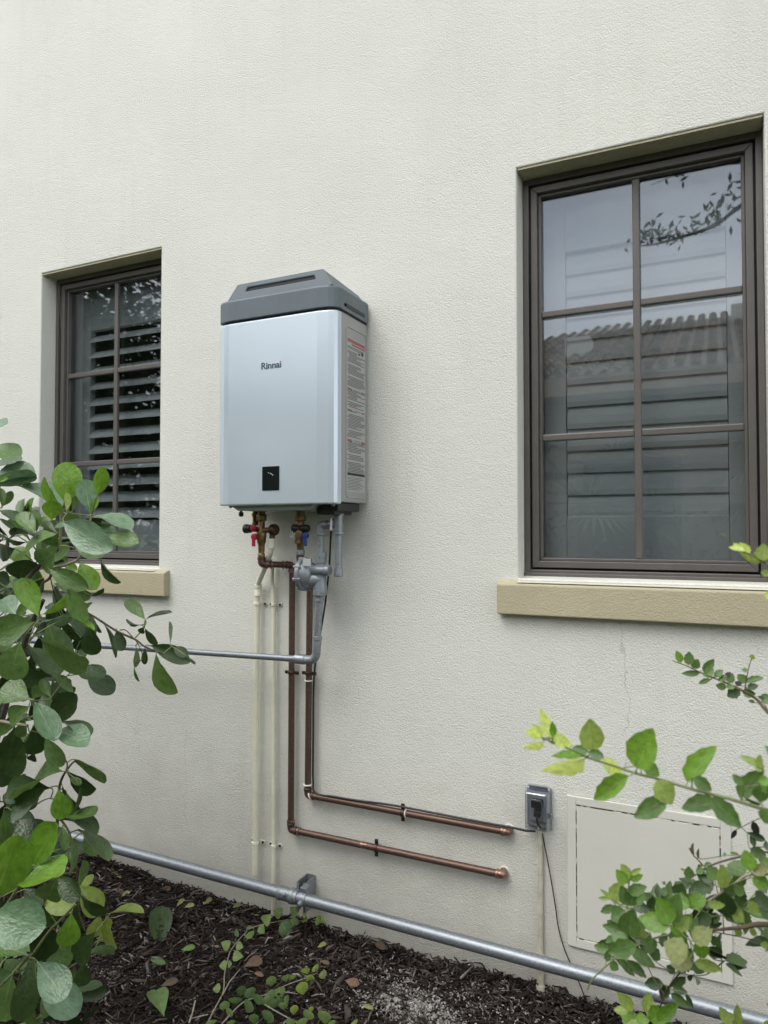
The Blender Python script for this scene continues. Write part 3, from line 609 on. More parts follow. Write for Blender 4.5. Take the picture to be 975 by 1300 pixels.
# ------------------------------------------------------------------ cream drain pipes
p1 = thing('drain_pipe', (-1.622, -.026, .09), 'thick cream plastic drain pipe, left of the pair, ending above the soil', 'pipe', 'cream drain pipes')
b = MB(); b.tube(fillet([(-1.490, YV+.005, 1.366), (-1.494, YV+.005, 1.322), (-1.612, -.028, 1.195), (-1.615, -.026, 1.165)], .035, 6), .0108, 16); b.tube([(-1.616, -.026, 1.18), (-1.622, -.026, .088)], .0108, 16); b.build('pipe', M_pvc, p1)
b = MB(); b.lathe((-1.613, -.026, 1.195), D_, [(0, .012), (.002, .0155), (.014, .0155), (.016, .0138), (.034, .0138), (.036, .015), (.046, .015), (.048, .012)], 18); b.build('coupling', M_pvc, p1)
b = MB(); b.lathe((-1.490, YV+.005, 1.372), D_, [(0, .0125), (.002, .0142), (.036, .0142), (.038, .0118)], 18); b.build('adapter', M_pvc, p1)
for z in (1.118, .205): hanger(p1, (-1.6165-(1.18-z)*.0055, -.026, z), (0, 0, 1), .0108, M_pvc, .020)
p2 = thing('drain_pipe', (-1.545, -.02, -.03), 'thin cream plastic drain pipe, right of the pair, reaching into the mulch', 'pipe', 'cream drain pipes')
b = MB(); q = smoothline([(-1.562, -.03, 1.300), (-1.551, -.024, 1.265), (-1.553, -.020, 1.21), (-1.545, -.020, 1.13), (-1.544, -.020, .9), (-1.541, -.020, .5), (-1.541, -.020, .2), (-1.543, -.020, -.10)], 5)
b.tube(q, [.0015, .005]+[.0078]*(len(q)-2), 14); b.build('pipe', M_pvc, p2)
for z in (1.118, .206): hanger(p2, (-1.545, -.020, z) if z > 1 else (-1.541, -.020, z), (0, 0, 1), .0078, M_pvc, .020)

# ------------------------------------------------------------------ gas piping
YG = -.13; r_g = .0125
gl = thing('gas_drip_leg', (-1.201, YG, 1.24), 'galvanised capped drip leg and elbow hanging right of the regulator', 'pipe')
b = MB(); b.tube([(-1.201, YG, 1.485), (-1.201, YG, 1.262)], r_g, 18)
b.tube(fillet([(-1.201, YG, 1.427), (-1.273, YG, 1.420), (-1.273, YG, 1.318)], .03), r_g*.98, 18); b.build('pipe', M_galv, gl)
b = MB(); b.lathe((-1.201, YG, 1.462), D_, [(0, .016), (.002, .018), (.008, .018), (.010, .0155), (.062, .0155), (.064, .0178), (.074, .0178), (.076, .013)], 20); b.lathe((-1.214, YG, 1.427), (-1, 0, -.05), [(0, .016), (.008, .018), (.014, .018), (.016, .013)], 18); b.build('tee_fitting', M_galv, gl)
b = MB(); b.tube(fillet([(-1.245, YG, 1.4225), (-1.273, YG, 1.420), (-1.273, YG, 1.392)], .02), .0155, 18); b.lathe((-1.273, YG, 1.396), D_, [(0, .016), (.002, .018), (.010, .018), (.012, .0135)], 18); b.build('elbow_fitting', M_galvdark, gl)
b = MB(); hexnut(b, (-1.201, YG, 1.270), D_, .010, .017); b.lathe((-1.201, YG, 1.262), D_, [(0, .0165), (.018, .0165), (.021, .012)], 18); b.build('end_cap', M_galv, gl)
b = MB(); b.lathe((-1.201, YG, 1.484), D_, [(0, .015), (.003, .0175), (.010, .0175), (.012, .015)], 18); b.build('red_seal_band', M_red_ink, gl)
b = MB(); b.box(-1.222, -1.216, YG-.024, YG-.018, 1.402, 1.446); b.build('paper_tag', M_white, gl)
rg = thing('gas_regulator', (-1.29, YG, 1.18), 'grey cast gas pressure regulator with round diaphragm housing', 'gas regulator')
b = MB(); b.lathe((-1.366, YG, 1.246), (1, 0, 0), [(0, .010), (.003, .030), (.012, .046), (.019, .052), (.0195, .0605), (.0265, .0605), (.027, .0605), (.034, .0605), (.0345, .053), (.046, .049), (.060, .040), (.068, .028)], 32); b.build('diaphragm_housing', M_reg, rg, bevel=.0008)
for k in range(8):
    q_ = 2*math.pi*(k+.35)/8; b = MB(); b.lathe((-1.350, YG+.0565*math.cos(q_), 1.246+.0565*math.sin(q_)), (1, 0, 0), [(-.004, .0035), (-.003, .0062), (.022, .0062), (.024, .0035)], 6, False); b.build('bolt', M_galvdark, rg)
b = MB(); b.lathe((-1.312, YG-.012, 1.262), (1, 0, 0), [(0, .020), (.018, .0172), (.066, .0172), (.068, .020), (.078, .020), (.084, .017), (.086, .008)], 22); b.build('spring_cap', M_reg, rg, bevel=.001)
b = MB(); b.lathe((-1.310, YG, 1.228), (1, 0, 0), [(0, .030), (.025, .025), (.044, .020), (.052, .014), (.055, .005)], 22)
b.lathe((-1.273, YG, 1.315), D_, [(0, .020), (.028, .020), (.030, .018), (.10, .021), (.112, .0235), (.134, .0235), (.138, .018)], 22); b.build('valve_body', M_reg, rg, bevel=.002)
b = MB(); hexnut(b, (-1.273, YG, 1.325), D_, .018, .0225); hexnut(b, (-1.275, YG, 1.194), D_, .022, .0265); b.build('hex_collar', M_reg, rg)
MB().box(-1.318, -1.286, YG-.046, YG-.0445, 1.278, 1.304, None).build('rating_plate', M_lab, rg)
gp = thing('gas_pipe', (-1.285, YG, .95), 'grey galvanised gas pipe running left behind the shrub from the regulator', 'pipe')
b = MB(); zl = .9215
b.tube(fillet([(-1.277, YG, 1.182), (-1.286, YG, 1.02), (-1.292, YG, .945), (-1.36, YG, .943)], .045, 8), r_g*1.08, 18); b.tube([(-1.35, YG, .943), (-2.30, YG, .9235), (-4.6, YG, .885)], r_g*.92, 18); b.build('pipe', M_galv, gp)
b = MB(); b.lathe((-1.2775, YG, 1.176), (-.05, 0, -1), [(0, .0185), (.006, .0185), (.008, .0145), (.014, .0145), (.016, .0175), (.024, .0175), (.026, .0135)], 18); b.lathe((-1.285, YG, 1.030), (-.05, 0, -1), [(0, .0145), (.002, .0175), (.012, .0175), (.014, .0155), (.030, .0155)], 18); b.build('coupling', M_galvdark, gp)
b = MB(); b.tube(fillet([(-1.287, YG, 1.012), (-1.292, YG, .944), (-1.345, YG, .943)], .042, 8), .0155, 18); b.build('elbow_fitting', M_galvdark, gp)
b = MB(); b.lathe((-1.335, YG, .943), (-1, 0, 0), [(0, .0165), (.002, .018), (.040, .018), (.042, .0145)], 18); b.build('union_fitting', M_galv, gp)

# low conduit along the wall
YL = -.1; lz = lambda x: .0735+(.1-x)*.0083; r_l = .0205
lc = thing('galvanised_conduit', (-1.4, YL, .09), 'thick galvanised conduit running low along the wall just above the mulch', 'conduit')
b = MB(); b.tube([(-4.8, YL, lz(-4.8)), (-1.40, YL, lz(-1.40)), (1.6, YL, lz(1.6))], r_l, 24); b.build('pipe', M_galv, lc)
b = MB(); b.lathe((-1.462, YL, lz(-1.462)), (1, 0, -.0083), [(0, r_l), (.001, .0245), (.010, .0255), (.012, .0235), (.050, .0235), (.052, .0275), (.066, .0275), (.068, .0245), (.082, .0245), (.083, r_l)], 24)
b.lathe((-1.425, YL-.02, lz(-1.4)+.010), (0, -1, .35), [(0, .007), (.008, .007), (.010, .004)], 10); b.build('coupling', M_galv, lc, bevel=.0008)
b = MB(); b.lathe((-1.372, YL, lz(-1.372)), (1, 0, 0), [(0, r_l), (.001, .0235), (.028, .0235), (.029, r_l)], 24)
b.lathe((-1.358, YL-.022, lz(-1.36)-.006), (0, -1, 0), [(0, .011), (.005, .011), (.006, .007), (.013, .007)], 6, False); b.box(-1.370, -1.346, YL-.006, -.072, lz(-1.36)+.018, lz(-1.36)+.040); b.build('clamp', M_galv, lc, bevel=.001)
sb = MB()
sx0, sx1 = -1.403, -1.366; zt_ = .126
sb.box(sx0, sx0+.0025, -.0745, -.003, .02, zt_); sb.box(sx1-.0025, sx1, -.0745, -.003, .02, zt_); sb.box(sx0+.0025, sx1-.0025, -.0055, -.003, .02, zt_)
sb.box(sx0+.0025, sx0+.010, -.0745, -.072, .02, zt_); sb.box(sx1-.010, sx1-.0025, -.0745, -.072, .02, zt_)
o = sb.build('strut_post', M_galvdark); tag(o, 'short slotted steel channel post standing behind the low conduit', 'post')

# outlet box with clear cover
ob = thing('outlet_box', (-.535, 0, .46), 'outdoor power outlet under a clear plastic bubble cover', 'outlet')
bx0, bx1, bz0, bz1 = -.575, -.489, .449, .583
b = MB(); b.box(bx0+.004, bx1-.004, -.016, -.0005, bz0+.004, bz1-.002); b.build('base_plate', M_greyplas, ob, bevel=.004)
b = MB(); b.box(-.557, -.507, -.026, -.0165, .474, .562); b.build('receptacle', M_greyplas, ob, bevel=.003)
b = MB(); b.box(-.549, -.516, -.050, -.0265, .524, .548); b.box(-.541, -.523, -.048, -.0265, .496, .514); b.tube(smoothline([(-.531, -.045, .500), (-.530, -.048, .484), (-.527, -.040, .470), (-.524, -.024, .455)]), .004, 8); b.build('plug', M_black, ob, bevel=.002)
b = MB()                                # the cover: a hollow bubble, wider at the wall
o_ = [(bx0, bz0), (bx1, bz0), (bx1, bz1), (bx0, bz1)]
def ringpts(i, y): return [(bx0+i, y, bz0+i), (bx1-i, y, bz0+i), (bx1-i, y, bz1-i), (bx0+i, y, bz1-i)]
L_ = [ringpts(0, -.014), ringpts(0, -.020), ringpts(.005, -.0205), ringpts(.008, -.056), ringpts(.013, -.061)]
vs = [p for r_ in L_ for p in r_]; fs = [(k*4+i, k*4+(i+1) % 4, k*4+4+(i+1) % 4, k*4+4+i) for k in range(len(L_)-1) for i in range(4)]+[(16, 17, 18, 19)]
b.add(vs, fs); co = b.build('clear_cover', M_clear, ob, bevel=.003, bseg=3)
b = MB(); b.tube(fillet([(-.548, -.0625, bz0+.014), (-.556, -.0625, .50), (-.551, -.0625, .556), (-.513, -.0625, .556), (-.508, -.0625, .50), (-.516, -.0625, bz0+.014)], .012), .0011, 6)
b.box(bx0+.012, bx1-.012, -.030, -.015, bz1-.001, bz1+.005); b.build('moulded_ridge', M_clear, co)
b = MB(); b.tube([(bx0+.014, -.022, bz1+.002), (bx1-.014, -.022, bz1+.002)], .003, 8); b.box(bx1-.003, bx1+.003, -.03, -.016, .49, .505); b.build('hinge', M_greyplas, ob)

cdt = thing('painted_conduit', (-.529, -.010, -.02), 'slim cream painted conduit dropping from the outlet box into the ground', 'conduit')
b = MB(); b.tube([(-.529, -.0095, .462), (-.5305, -.0095, .02)], .0085, 12); b.build('pipe', M_paintpipe, cdt)
b = MB(); b.tube([(-.5305, -.010, .05), (-.531, -.012, -.02), (-.527, -.030, -.075)], .0115, 12); b.lathe((-.5285, -.022, -.038), (.1, -.3, -1), [(0, .012), (.002, .0145), (.03, .0145)], 12); b.build('end_fitting', M_paintpipe, cdt)
b = MB()
for k in range(16):
    z = random.uniform(.03, .44); b.box(-.5392, -.5378, -.003, -.0005, z, z+random.uniform(.006, .03))
b.build('cracked_caulk', M_seal, cdt)

# cables
cb = [at(421, 667, -.10), at(419.5, 690, -.09), at(418, 720, -.085), at(415, 748, -.07), at(412, 772, -.055), at(408, 797, -.04), at(403, 828, -.03), at(399.5, 850, -.03), at(398, 880, -.024), at(397.6, 940, -.024), at(397.4, 990, -.024), at(401, 1007, -.03), at(425, 1011.5, -.034), at(452, 1016, -.034), at(480, 1019.5, -.034), at(509, 1024, -.036), at(553, 1032.5, -.034), at(597, 1041, -.034), at(630, 1047, -.034), at(652, 1051, -.032), at(668, 1054.5, -.026), at(680, 1055, -.018)]
o = MB().tube(smoothline(cb, 5), .0036, 8).build('power_cable', M_cable); tag(o, 'black power cable running down beside the inner copper pipe to the outlet box', 'cable')
cb = [at(688.5, 1058, -.03), at(690, 1066, -.016), at(698, 1108, -.010), at(705, 1150, -.010), at(709, 1178, -.010), at(717, 1206, -.010), at(727, 1229, -.012), Vector((-.40, -.02, -.02)), Vector((-.37, -.03, -.09))]
o = MB().tube(smoothline(cb, 5), .0019, 8).build('thin_cable', M_cable); tag(o, 'thin black wire hanging loose from the outlet box to the soil', 'cable')
# ------------------------------------------------------------------ leaves
def leaf_mesh(shape, seed):
    rr = random.Random(seed); T = [0, .06, .16, .30, .45, .60, .73, .84, .92, .975, 1.0]; vs = []; fs = []
    droop = rr.uniform(-.16, .10); fold = rr.uniform(.10, .24); tw = rr.uniform(-.2, .2); side = rr.uniform(-.05, .05)
    for i, t in enumerate(T):
        if shape == 'ob': wv = .5*(max(.035, math.sin(math.pi/2*t/.64)**1.15) if t < .64 else max(.16 if t == 1 else 0, math.sqrt(max(0, 1-((t-.64)/.36)**2))))
        elif shape == 'ht': wv = .5*max(.03, math.sin(math.pi*t**.55)**.85 if 0 < t < 1 else 0)
        else: wv = .5*max(.02, math.sin(math.pi*t**.82)**.80 if 0 < t < 1 else 0)
        if shape == 'ov' and 0 < i < 10: wv *= 1+.07*(-1)**i+rr.uniform(-.05, .05)
        zc = droop*(t*t)+.03*math.sin(t*5+seed); yc = side*math.sin(math.pi*t)
        for s in (-1, 0, 1):
            a = tw*(t-.3); y = s*wv; z = abs(s)*wv*fold*2*(1 if shape != 'ob' else .8)+.02*rr.uniform(-1, 1)*abs(s)
            vs.append((t, yc+y*math.cos(a)-0*z, zc+z+y*math.sin(a)))
    for i in range(len(T)-1):
        a = i*3; fs += [(a, a+3, a+4, a+1), (a+1, a+4, a+5, a+2)]
    return vs, fs
LMESH = {}
def get_leaf(shape, mk, var):
    k = (shape, mk, var)
    if k not in LMESH:
        vs, fs = leaf_mesh(shape, var*13+len(shape)+ord(shape[1])); me = bpy.data.meshes.new('leaf'); me.from_pydata(vs, [], fs)
        me.polygons.foreach_set('use_smooth', [True]*len(fs)); me.materials.append(LM[mk]); LMESH[k] = me
    return LMESH[k]
def put_leaf(parent, shape, mk, A, B, wd, face=None, flip=False, tilt=0, name='leaf'):
    A, B = Vector(A), Vector(B); x = (B-A); L = x.length; x.normalize()
    nrm = face if face else ((CAM-A).normalized()+Vector((random.uniform(-.3, .3), random.uniform(-.3, .3), random.uniform(-.05, .55))))
    z = (nrm-x*nrm.dot(x)).normalized(); y = z.cross(x)
    if tilt:
        q = Matrix.Rotation(tilt, 3, x); z = q @ z; y = q @ y
    M = Matrix((x*L, y*wd*(-1 if flip else 1), z*L*.8)).transposed().to_4x4(); M.translation = A
    o = bpy.data.objects.new(name, get_leaf(shape, mk, random.randrange(5))); C.objects.link(o)
    if parent: o.parent = parent
    o.matrix_basis = M; return o
def px_leaves(parent, shape, org, s, Y, data, tip=.25, true_w=.5):
    for d in data:
        x0, y0, x1, y1, wd, mk = d[:6]; Yb = Y+(d[6] if len(d) > 6 else random.uniform(-.04, .04))
        u0, v0, u1, v1 = org[0]+x0/s, org[1]+y0/s, org[0]+x1/s, org[1]+y1/s
        A = at(u0, v0, Yb); B0 = at(u1, v1, Yb); L = (B0-A).length; dz = (A-CAM).dot(fwd)
        B = at(u1+(u1-u0)*.03, v1+(v1-v0)*.03, Yb+random.uniform(-tip, tip)*L*.9); wr = wd/s/F*dz; L = (B-A).length
        tilt = 0
        if wr < L*true_w*.62:
            wt = min(L*true_w, wr*2.6); tilt = math.acos(max(.2, min(1, wr/wt)))*random.choice((-1, 1)); wr = wt
        face = None if not tilt else (CAM-A).normalized()
        BASES.setdefault(parent.name, []).append((A, (A-B).normalized()*L))
        put_leaf(parent, shape, mk, A, B, wr*1.22, face, random.random() < .5, tilt)
STEMS = {}; BASES = {}
def px_stem(parent, org, s, Y, pts, r0, r1, m, name='branch', n=5):
    Ys = Y if isinstance(Y, (list, tuple)) else [Y]*len(pts)
    P = smoothline([at(org[0]+x/s, org[1]+y/s, yy) for (x, y), yy in zip(pts, Ys)], n); k = len(P); STEMS.setdefault(parent.name, []).extend(P)
    return MB().tube(P, [r0+(r1-r0)*i/(k-1) for i in range(k)], 7).build(name, m, parent)

# --- big leaved shrub on the left
gx = at(-60, 900, -1.0)
cl = thing('clusia_shrub', (gx.x, gx.y, gh(gx.x, gx.y)), 'large shrub with thick rounded paddle leaves in front of the left window', 'shrub')
YS = -1.05
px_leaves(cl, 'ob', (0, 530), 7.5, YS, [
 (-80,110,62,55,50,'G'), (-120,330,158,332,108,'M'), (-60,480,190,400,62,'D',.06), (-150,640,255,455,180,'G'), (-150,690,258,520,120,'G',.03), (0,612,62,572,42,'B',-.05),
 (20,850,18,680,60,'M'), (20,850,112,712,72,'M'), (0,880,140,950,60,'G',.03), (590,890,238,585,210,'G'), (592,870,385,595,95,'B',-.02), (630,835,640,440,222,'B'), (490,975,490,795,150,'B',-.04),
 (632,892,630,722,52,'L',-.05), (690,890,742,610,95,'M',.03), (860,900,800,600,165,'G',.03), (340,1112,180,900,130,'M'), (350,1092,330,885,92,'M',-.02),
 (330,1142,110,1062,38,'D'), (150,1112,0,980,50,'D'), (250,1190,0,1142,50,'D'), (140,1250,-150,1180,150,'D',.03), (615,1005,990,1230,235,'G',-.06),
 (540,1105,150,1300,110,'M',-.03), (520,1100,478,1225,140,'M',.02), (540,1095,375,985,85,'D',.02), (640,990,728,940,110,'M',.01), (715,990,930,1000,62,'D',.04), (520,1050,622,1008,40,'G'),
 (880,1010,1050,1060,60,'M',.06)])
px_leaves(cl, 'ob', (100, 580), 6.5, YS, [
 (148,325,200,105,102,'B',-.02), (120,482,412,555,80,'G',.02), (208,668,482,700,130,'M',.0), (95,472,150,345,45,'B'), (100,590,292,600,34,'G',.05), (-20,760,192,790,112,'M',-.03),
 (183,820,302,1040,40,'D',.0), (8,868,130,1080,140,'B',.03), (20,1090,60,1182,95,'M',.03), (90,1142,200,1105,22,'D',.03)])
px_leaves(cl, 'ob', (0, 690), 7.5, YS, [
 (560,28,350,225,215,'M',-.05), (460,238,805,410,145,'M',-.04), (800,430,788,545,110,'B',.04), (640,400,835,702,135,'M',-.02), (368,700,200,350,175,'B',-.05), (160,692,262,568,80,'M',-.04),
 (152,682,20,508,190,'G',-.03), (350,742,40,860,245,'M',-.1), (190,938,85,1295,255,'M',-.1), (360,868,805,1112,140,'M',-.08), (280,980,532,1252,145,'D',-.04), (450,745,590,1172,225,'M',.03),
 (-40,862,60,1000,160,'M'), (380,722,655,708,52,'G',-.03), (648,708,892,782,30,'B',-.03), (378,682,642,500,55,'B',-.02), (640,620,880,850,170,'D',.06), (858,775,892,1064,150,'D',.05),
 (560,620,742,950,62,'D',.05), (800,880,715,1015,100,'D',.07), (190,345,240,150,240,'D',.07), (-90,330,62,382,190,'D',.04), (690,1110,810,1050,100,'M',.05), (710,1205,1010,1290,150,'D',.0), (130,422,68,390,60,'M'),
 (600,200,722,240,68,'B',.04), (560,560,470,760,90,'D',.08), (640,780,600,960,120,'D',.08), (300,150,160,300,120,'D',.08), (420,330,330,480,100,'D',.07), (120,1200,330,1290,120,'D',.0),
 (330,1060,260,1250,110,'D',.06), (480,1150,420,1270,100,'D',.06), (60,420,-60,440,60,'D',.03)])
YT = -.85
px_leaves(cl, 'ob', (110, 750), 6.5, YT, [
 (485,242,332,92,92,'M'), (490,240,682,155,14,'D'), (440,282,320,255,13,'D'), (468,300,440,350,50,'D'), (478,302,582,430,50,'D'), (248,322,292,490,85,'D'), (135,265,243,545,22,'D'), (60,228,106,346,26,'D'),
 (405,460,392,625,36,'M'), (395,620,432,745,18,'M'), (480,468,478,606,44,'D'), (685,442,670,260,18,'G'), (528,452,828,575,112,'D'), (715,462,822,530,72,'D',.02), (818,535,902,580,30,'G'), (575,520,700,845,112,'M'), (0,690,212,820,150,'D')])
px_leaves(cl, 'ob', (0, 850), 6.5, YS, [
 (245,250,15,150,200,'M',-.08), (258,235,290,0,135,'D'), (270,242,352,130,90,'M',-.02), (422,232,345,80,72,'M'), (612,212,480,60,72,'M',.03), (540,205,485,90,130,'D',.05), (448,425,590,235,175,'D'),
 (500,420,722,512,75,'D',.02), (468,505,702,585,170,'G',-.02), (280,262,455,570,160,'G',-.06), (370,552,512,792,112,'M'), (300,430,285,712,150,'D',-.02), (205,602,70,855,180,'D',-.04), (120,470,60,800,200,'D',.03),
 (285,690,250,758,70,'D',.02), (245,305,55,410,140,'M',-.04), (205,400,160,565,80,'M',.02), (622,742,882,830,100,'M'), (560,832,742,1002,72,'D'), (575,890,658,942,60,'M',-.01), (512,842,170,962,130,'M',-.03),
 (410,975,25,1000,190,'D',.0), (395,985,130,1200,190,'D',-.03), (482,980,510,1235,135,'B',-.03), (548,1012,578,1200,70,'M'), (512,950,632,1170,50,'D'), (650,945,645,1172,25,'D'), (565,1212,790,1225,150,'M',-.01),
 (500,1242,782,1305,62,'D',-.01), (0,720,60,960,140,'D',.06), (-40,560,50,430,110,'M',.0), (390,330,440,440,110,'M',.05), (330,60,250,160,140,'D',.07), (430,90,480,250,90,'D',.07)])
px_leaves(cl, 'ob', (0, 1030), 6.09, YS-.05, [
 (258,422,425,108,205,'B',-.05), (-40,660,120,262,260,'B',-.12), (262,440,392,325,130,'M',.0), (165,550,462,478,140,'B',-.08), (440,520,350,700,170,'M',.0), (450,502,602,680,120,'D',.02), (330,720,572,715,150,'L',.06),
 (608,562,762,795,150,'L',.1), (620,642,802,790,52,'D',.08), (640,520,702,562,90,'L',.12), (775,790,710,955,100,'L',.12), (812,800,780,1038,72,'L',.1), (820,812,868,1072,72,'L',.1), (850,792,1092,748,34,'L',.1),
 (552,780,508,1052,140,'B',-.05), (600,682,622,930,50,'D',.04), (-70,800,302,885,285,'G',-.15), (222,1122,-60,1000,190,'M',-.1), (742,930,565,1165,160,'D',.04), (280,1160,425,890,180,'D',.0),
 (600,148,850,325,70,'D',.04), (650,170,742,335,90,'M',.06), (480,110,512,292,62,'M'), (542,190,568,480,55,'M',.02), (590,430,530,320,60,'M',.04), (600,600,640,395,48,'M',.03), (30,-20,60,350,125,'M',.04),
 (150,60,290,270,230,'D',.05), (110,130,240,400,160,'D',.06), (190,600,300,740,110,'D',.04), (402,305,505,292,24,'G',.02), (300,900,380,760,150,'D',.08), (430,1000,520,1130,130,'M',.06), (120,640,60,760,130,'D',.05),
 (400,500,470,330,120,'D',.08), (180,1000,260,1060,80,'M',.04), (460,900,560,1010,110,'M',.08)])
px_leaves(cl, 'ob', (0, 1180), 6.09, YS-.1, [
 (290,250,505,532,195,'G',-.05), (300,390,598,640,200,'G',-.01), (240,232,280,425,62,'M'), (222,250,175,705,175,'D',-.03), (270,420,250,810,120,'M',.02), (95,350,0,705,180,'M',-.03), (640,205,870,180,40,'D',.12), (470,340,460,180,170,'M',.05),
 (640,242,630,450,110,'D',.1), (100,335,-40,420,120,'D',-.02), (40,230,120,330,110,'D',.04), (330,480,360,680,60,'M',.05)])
def curve_to(b, A, Q, r0, r1, out=None, sag=0):      # a twig from stem point Q to A
    mid = (A+Q)/2+Vector((0, 0, -sag*(A-Q).length)); 
    if out is not None: mid = mid*.5+(A+out*.5)*.5
    P = smoothline([Q, mid, A], 3); n = len(P); b.tube(P, [r0+(r1-r0)*i/(n-1) for i in range(n)], 5); return P
def near(pts, A, k=0):
    return min(pts, key=lambda p: (p-A).length)
def foliage_mass(parent, m_keys, n, shape, size, place, face, per=8, r=.0022, stem=None):   # rosettes too crowded to tell apart: one part per leaf tone
    acc = {mk: ([], []) for mk, _ in m_keys}; tw = MB(); pts = STEMS[parent.name]; src = pts[:]
    keys = [mk for mk, _ in m_keys]; wts = [q for _, q in m_keys]
    cs = sorted([place() for _ in range(n//per)], key=lambda c: (near(src, c)-c).length)
    for c0 in cs:
        Q = near(src, c0); P = curve_to(tw, c0, Q, r*1.4, r*.6, sag=.12); src += P[1:]; ax = (P[-1]-P[-3]).normalized()
        tone = random.choices(keys, wts)[0]
        for k in range(per):
            V, Fs = acc[tone if random.random() < .6 else random.choices(keys, wts)[0]]
            base = P[-1-min(len(P)-1, k//3)]
            d_ = (ax*random.uniform(.1, .9)+Vector((random.gauss(0, 1), random.gauss(0, 1), random.gauss(0, .8))).normalized()).normalized(); L = random.uniform(*size)
            z = face()+ax*.6; z = (z-d_*z.dot(d_)).normalized(); y = z.cross(d_); vs_, fs_ = leaf_mesh(shape, random.randrange(60)); q = len(V); wd = L*random.uniform(.42, .6)
            V += [base+d_*(p[0]*L+.006)+y*(p[1]*wd)+z*(p[2]*L*.8) for p in vs_]; Fs += [tuple(w_+q for w_ in f) for f in fs_]
    for mk in keys:
        V, Fs = acc[mk]
        if V: MB().add(V, Fs, True).build('inner_foliage', LMflat[mk], parent, merge=False)['kind'] = 'stuff'
    tw.build('inner_twigs', stem or M_twig, parent, merge=False)['kind'] = 'stuff'
    STEMS[parent.name] = src
def petioles(parent, lim, r, m):
    b = MB(); pts = STEMS[parent.name][:]
    for A, out in sorted(BASES[parent.name], key=lambda q: (near(pts, q[0])-q[0]).length):
        Q = near(pts, A); d = (Q-A).length
        if .002 < d < lim: P = curve_to(b, A, Q, r*1.2, r, out*.25); pts += P[2:-1]
    b.build('leaf_stalks', m, parent, merge=False)['kind'] = 'stuff'
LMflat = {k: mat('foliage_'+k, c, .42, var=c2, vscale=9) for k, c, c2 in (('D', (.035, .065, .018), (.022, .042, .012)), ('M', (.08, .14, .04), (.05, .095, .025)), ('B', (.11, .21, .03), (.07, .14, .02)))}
def cl_place():
    while True:
        u_ = random.uniform(-330, 108); v_ = random.uniform(610, 1330)
        if u_ > 20+75*min(1, max(0, (v_-600)/120)) + (-18 if 900 < v_ < 1130 else 0): continue
        return at(u_, v_, random.uniform(-.92, -.60) if u_ > -20 else random.uniform(-1.2, -.6))
st = lambda org, s, Y, pts, r0, r1, m=M_twig: px_stem(cl, org, s, Y, pts, r0, r1, m)
st((0, 0), 1, [-.95, -.95, -1.0, -1.02, -1.05], [(-60, 1420), (-50, 1200), (-20, 1000), (30, 820), (55, 762)], .016, .005, M_trunk)
st((0, 0), 1, [-.95, -.98, -1.02, -1.05, -1.05], [(-60, 1300), (-70, 1000), (-40, 830), (30, 740), (76, 695)], .013, .004, M_trunk)
st((0, 0), 1, [-1.05, -1.05, -1.05], [(76, 700), (77, 670), (79, 648)], .004, .003, M_gstem)
st((0, 0), 1, [-1.05]*4, [(48, 788), (52, 745), (62, 735), (72, 720)], .004, .003)
st((0, 0), 1, [-1.05]*4, [(60, 725), (86, 716), (104, 703), (116, 655)], .0035, .0025, M_palestem)
st((0, 0), 1, [-1.0, -.9, YT, YT, YT, YT, YT], [(70, 770), (95, 772), (117, 781.5), (148, 801), (172, 812), (184, 821), (207, 830)], .004, .002)
st((110, 750), 6.5, YT, [(402, 388), (470, 312), (480, 265), (488, 240)], .0016, .0012, M_gstem)
st((110, 750), 6.5, YT, [(275, 325), (322, 325), (380, 385), (430, 450), (480, 590)], .0016, .0009)
st((0, 850), 6.5, YS, [(-200, 420), (0, 427), (80, 440), (228, 462)], .0042, .0036, M_palestem)
st((0, 850), 6.5, YS, [(215, 392), (300, 397)], .0015, .0012)
st((0, 850), 6.5, YS, [(470, 1300), (480, 1100), (492, 960), (520, 880), (552, 830), (590, 780), (632, 745)], .004, .0018)
st((0, 850), 6.5, YS, [(540, 850), (555, 790), (540, 745), (508, 715)], .0022, .0014)
st((0, 850), 6.5, YS, [(350, 1083), (400, 1065), (442, 1068)], .0012, .0012)
st((0, 1030), 6.09, YS-.1, [(60, 1300), (215, 1130), (260, 1095), (380, 930), (480, 830), (585, 720)], .0045, .0022, M_gstem)
st((0, 1030), 6.09, YS-.12, [(40, 740), (100, 650), (165, 530), (215, 460), (262, 415)], .004, .0025, M_gstem)
st((0, 1030), 6.09, YS, [(470, 60), (540, 180), (590, 430), (600, 620), (600, 800)], .0028, .002)
st((0, 1030), 6.09, YS+.05, [(600, 620), (700, 700), (800, 780), (850, 795)], .002, .0015, M_gstem)
st((0, 1180), 6.09, YS-.1, [(-100, 420), (95, 345), (160, 318), (215, 290)], .003, .0025, M_gstem)
st((0, 1180), 6.09, YS-.1, [(262, 230), (280, 420), (285, 540), (240, 700)], .0022, .0015, M_gstem)

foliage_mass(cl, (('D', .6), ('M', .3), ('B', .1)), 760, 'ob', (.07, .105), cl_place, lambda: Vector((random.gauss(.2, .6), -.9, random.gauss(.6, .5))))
petioles(cl, .13, .0013, M_gstem)

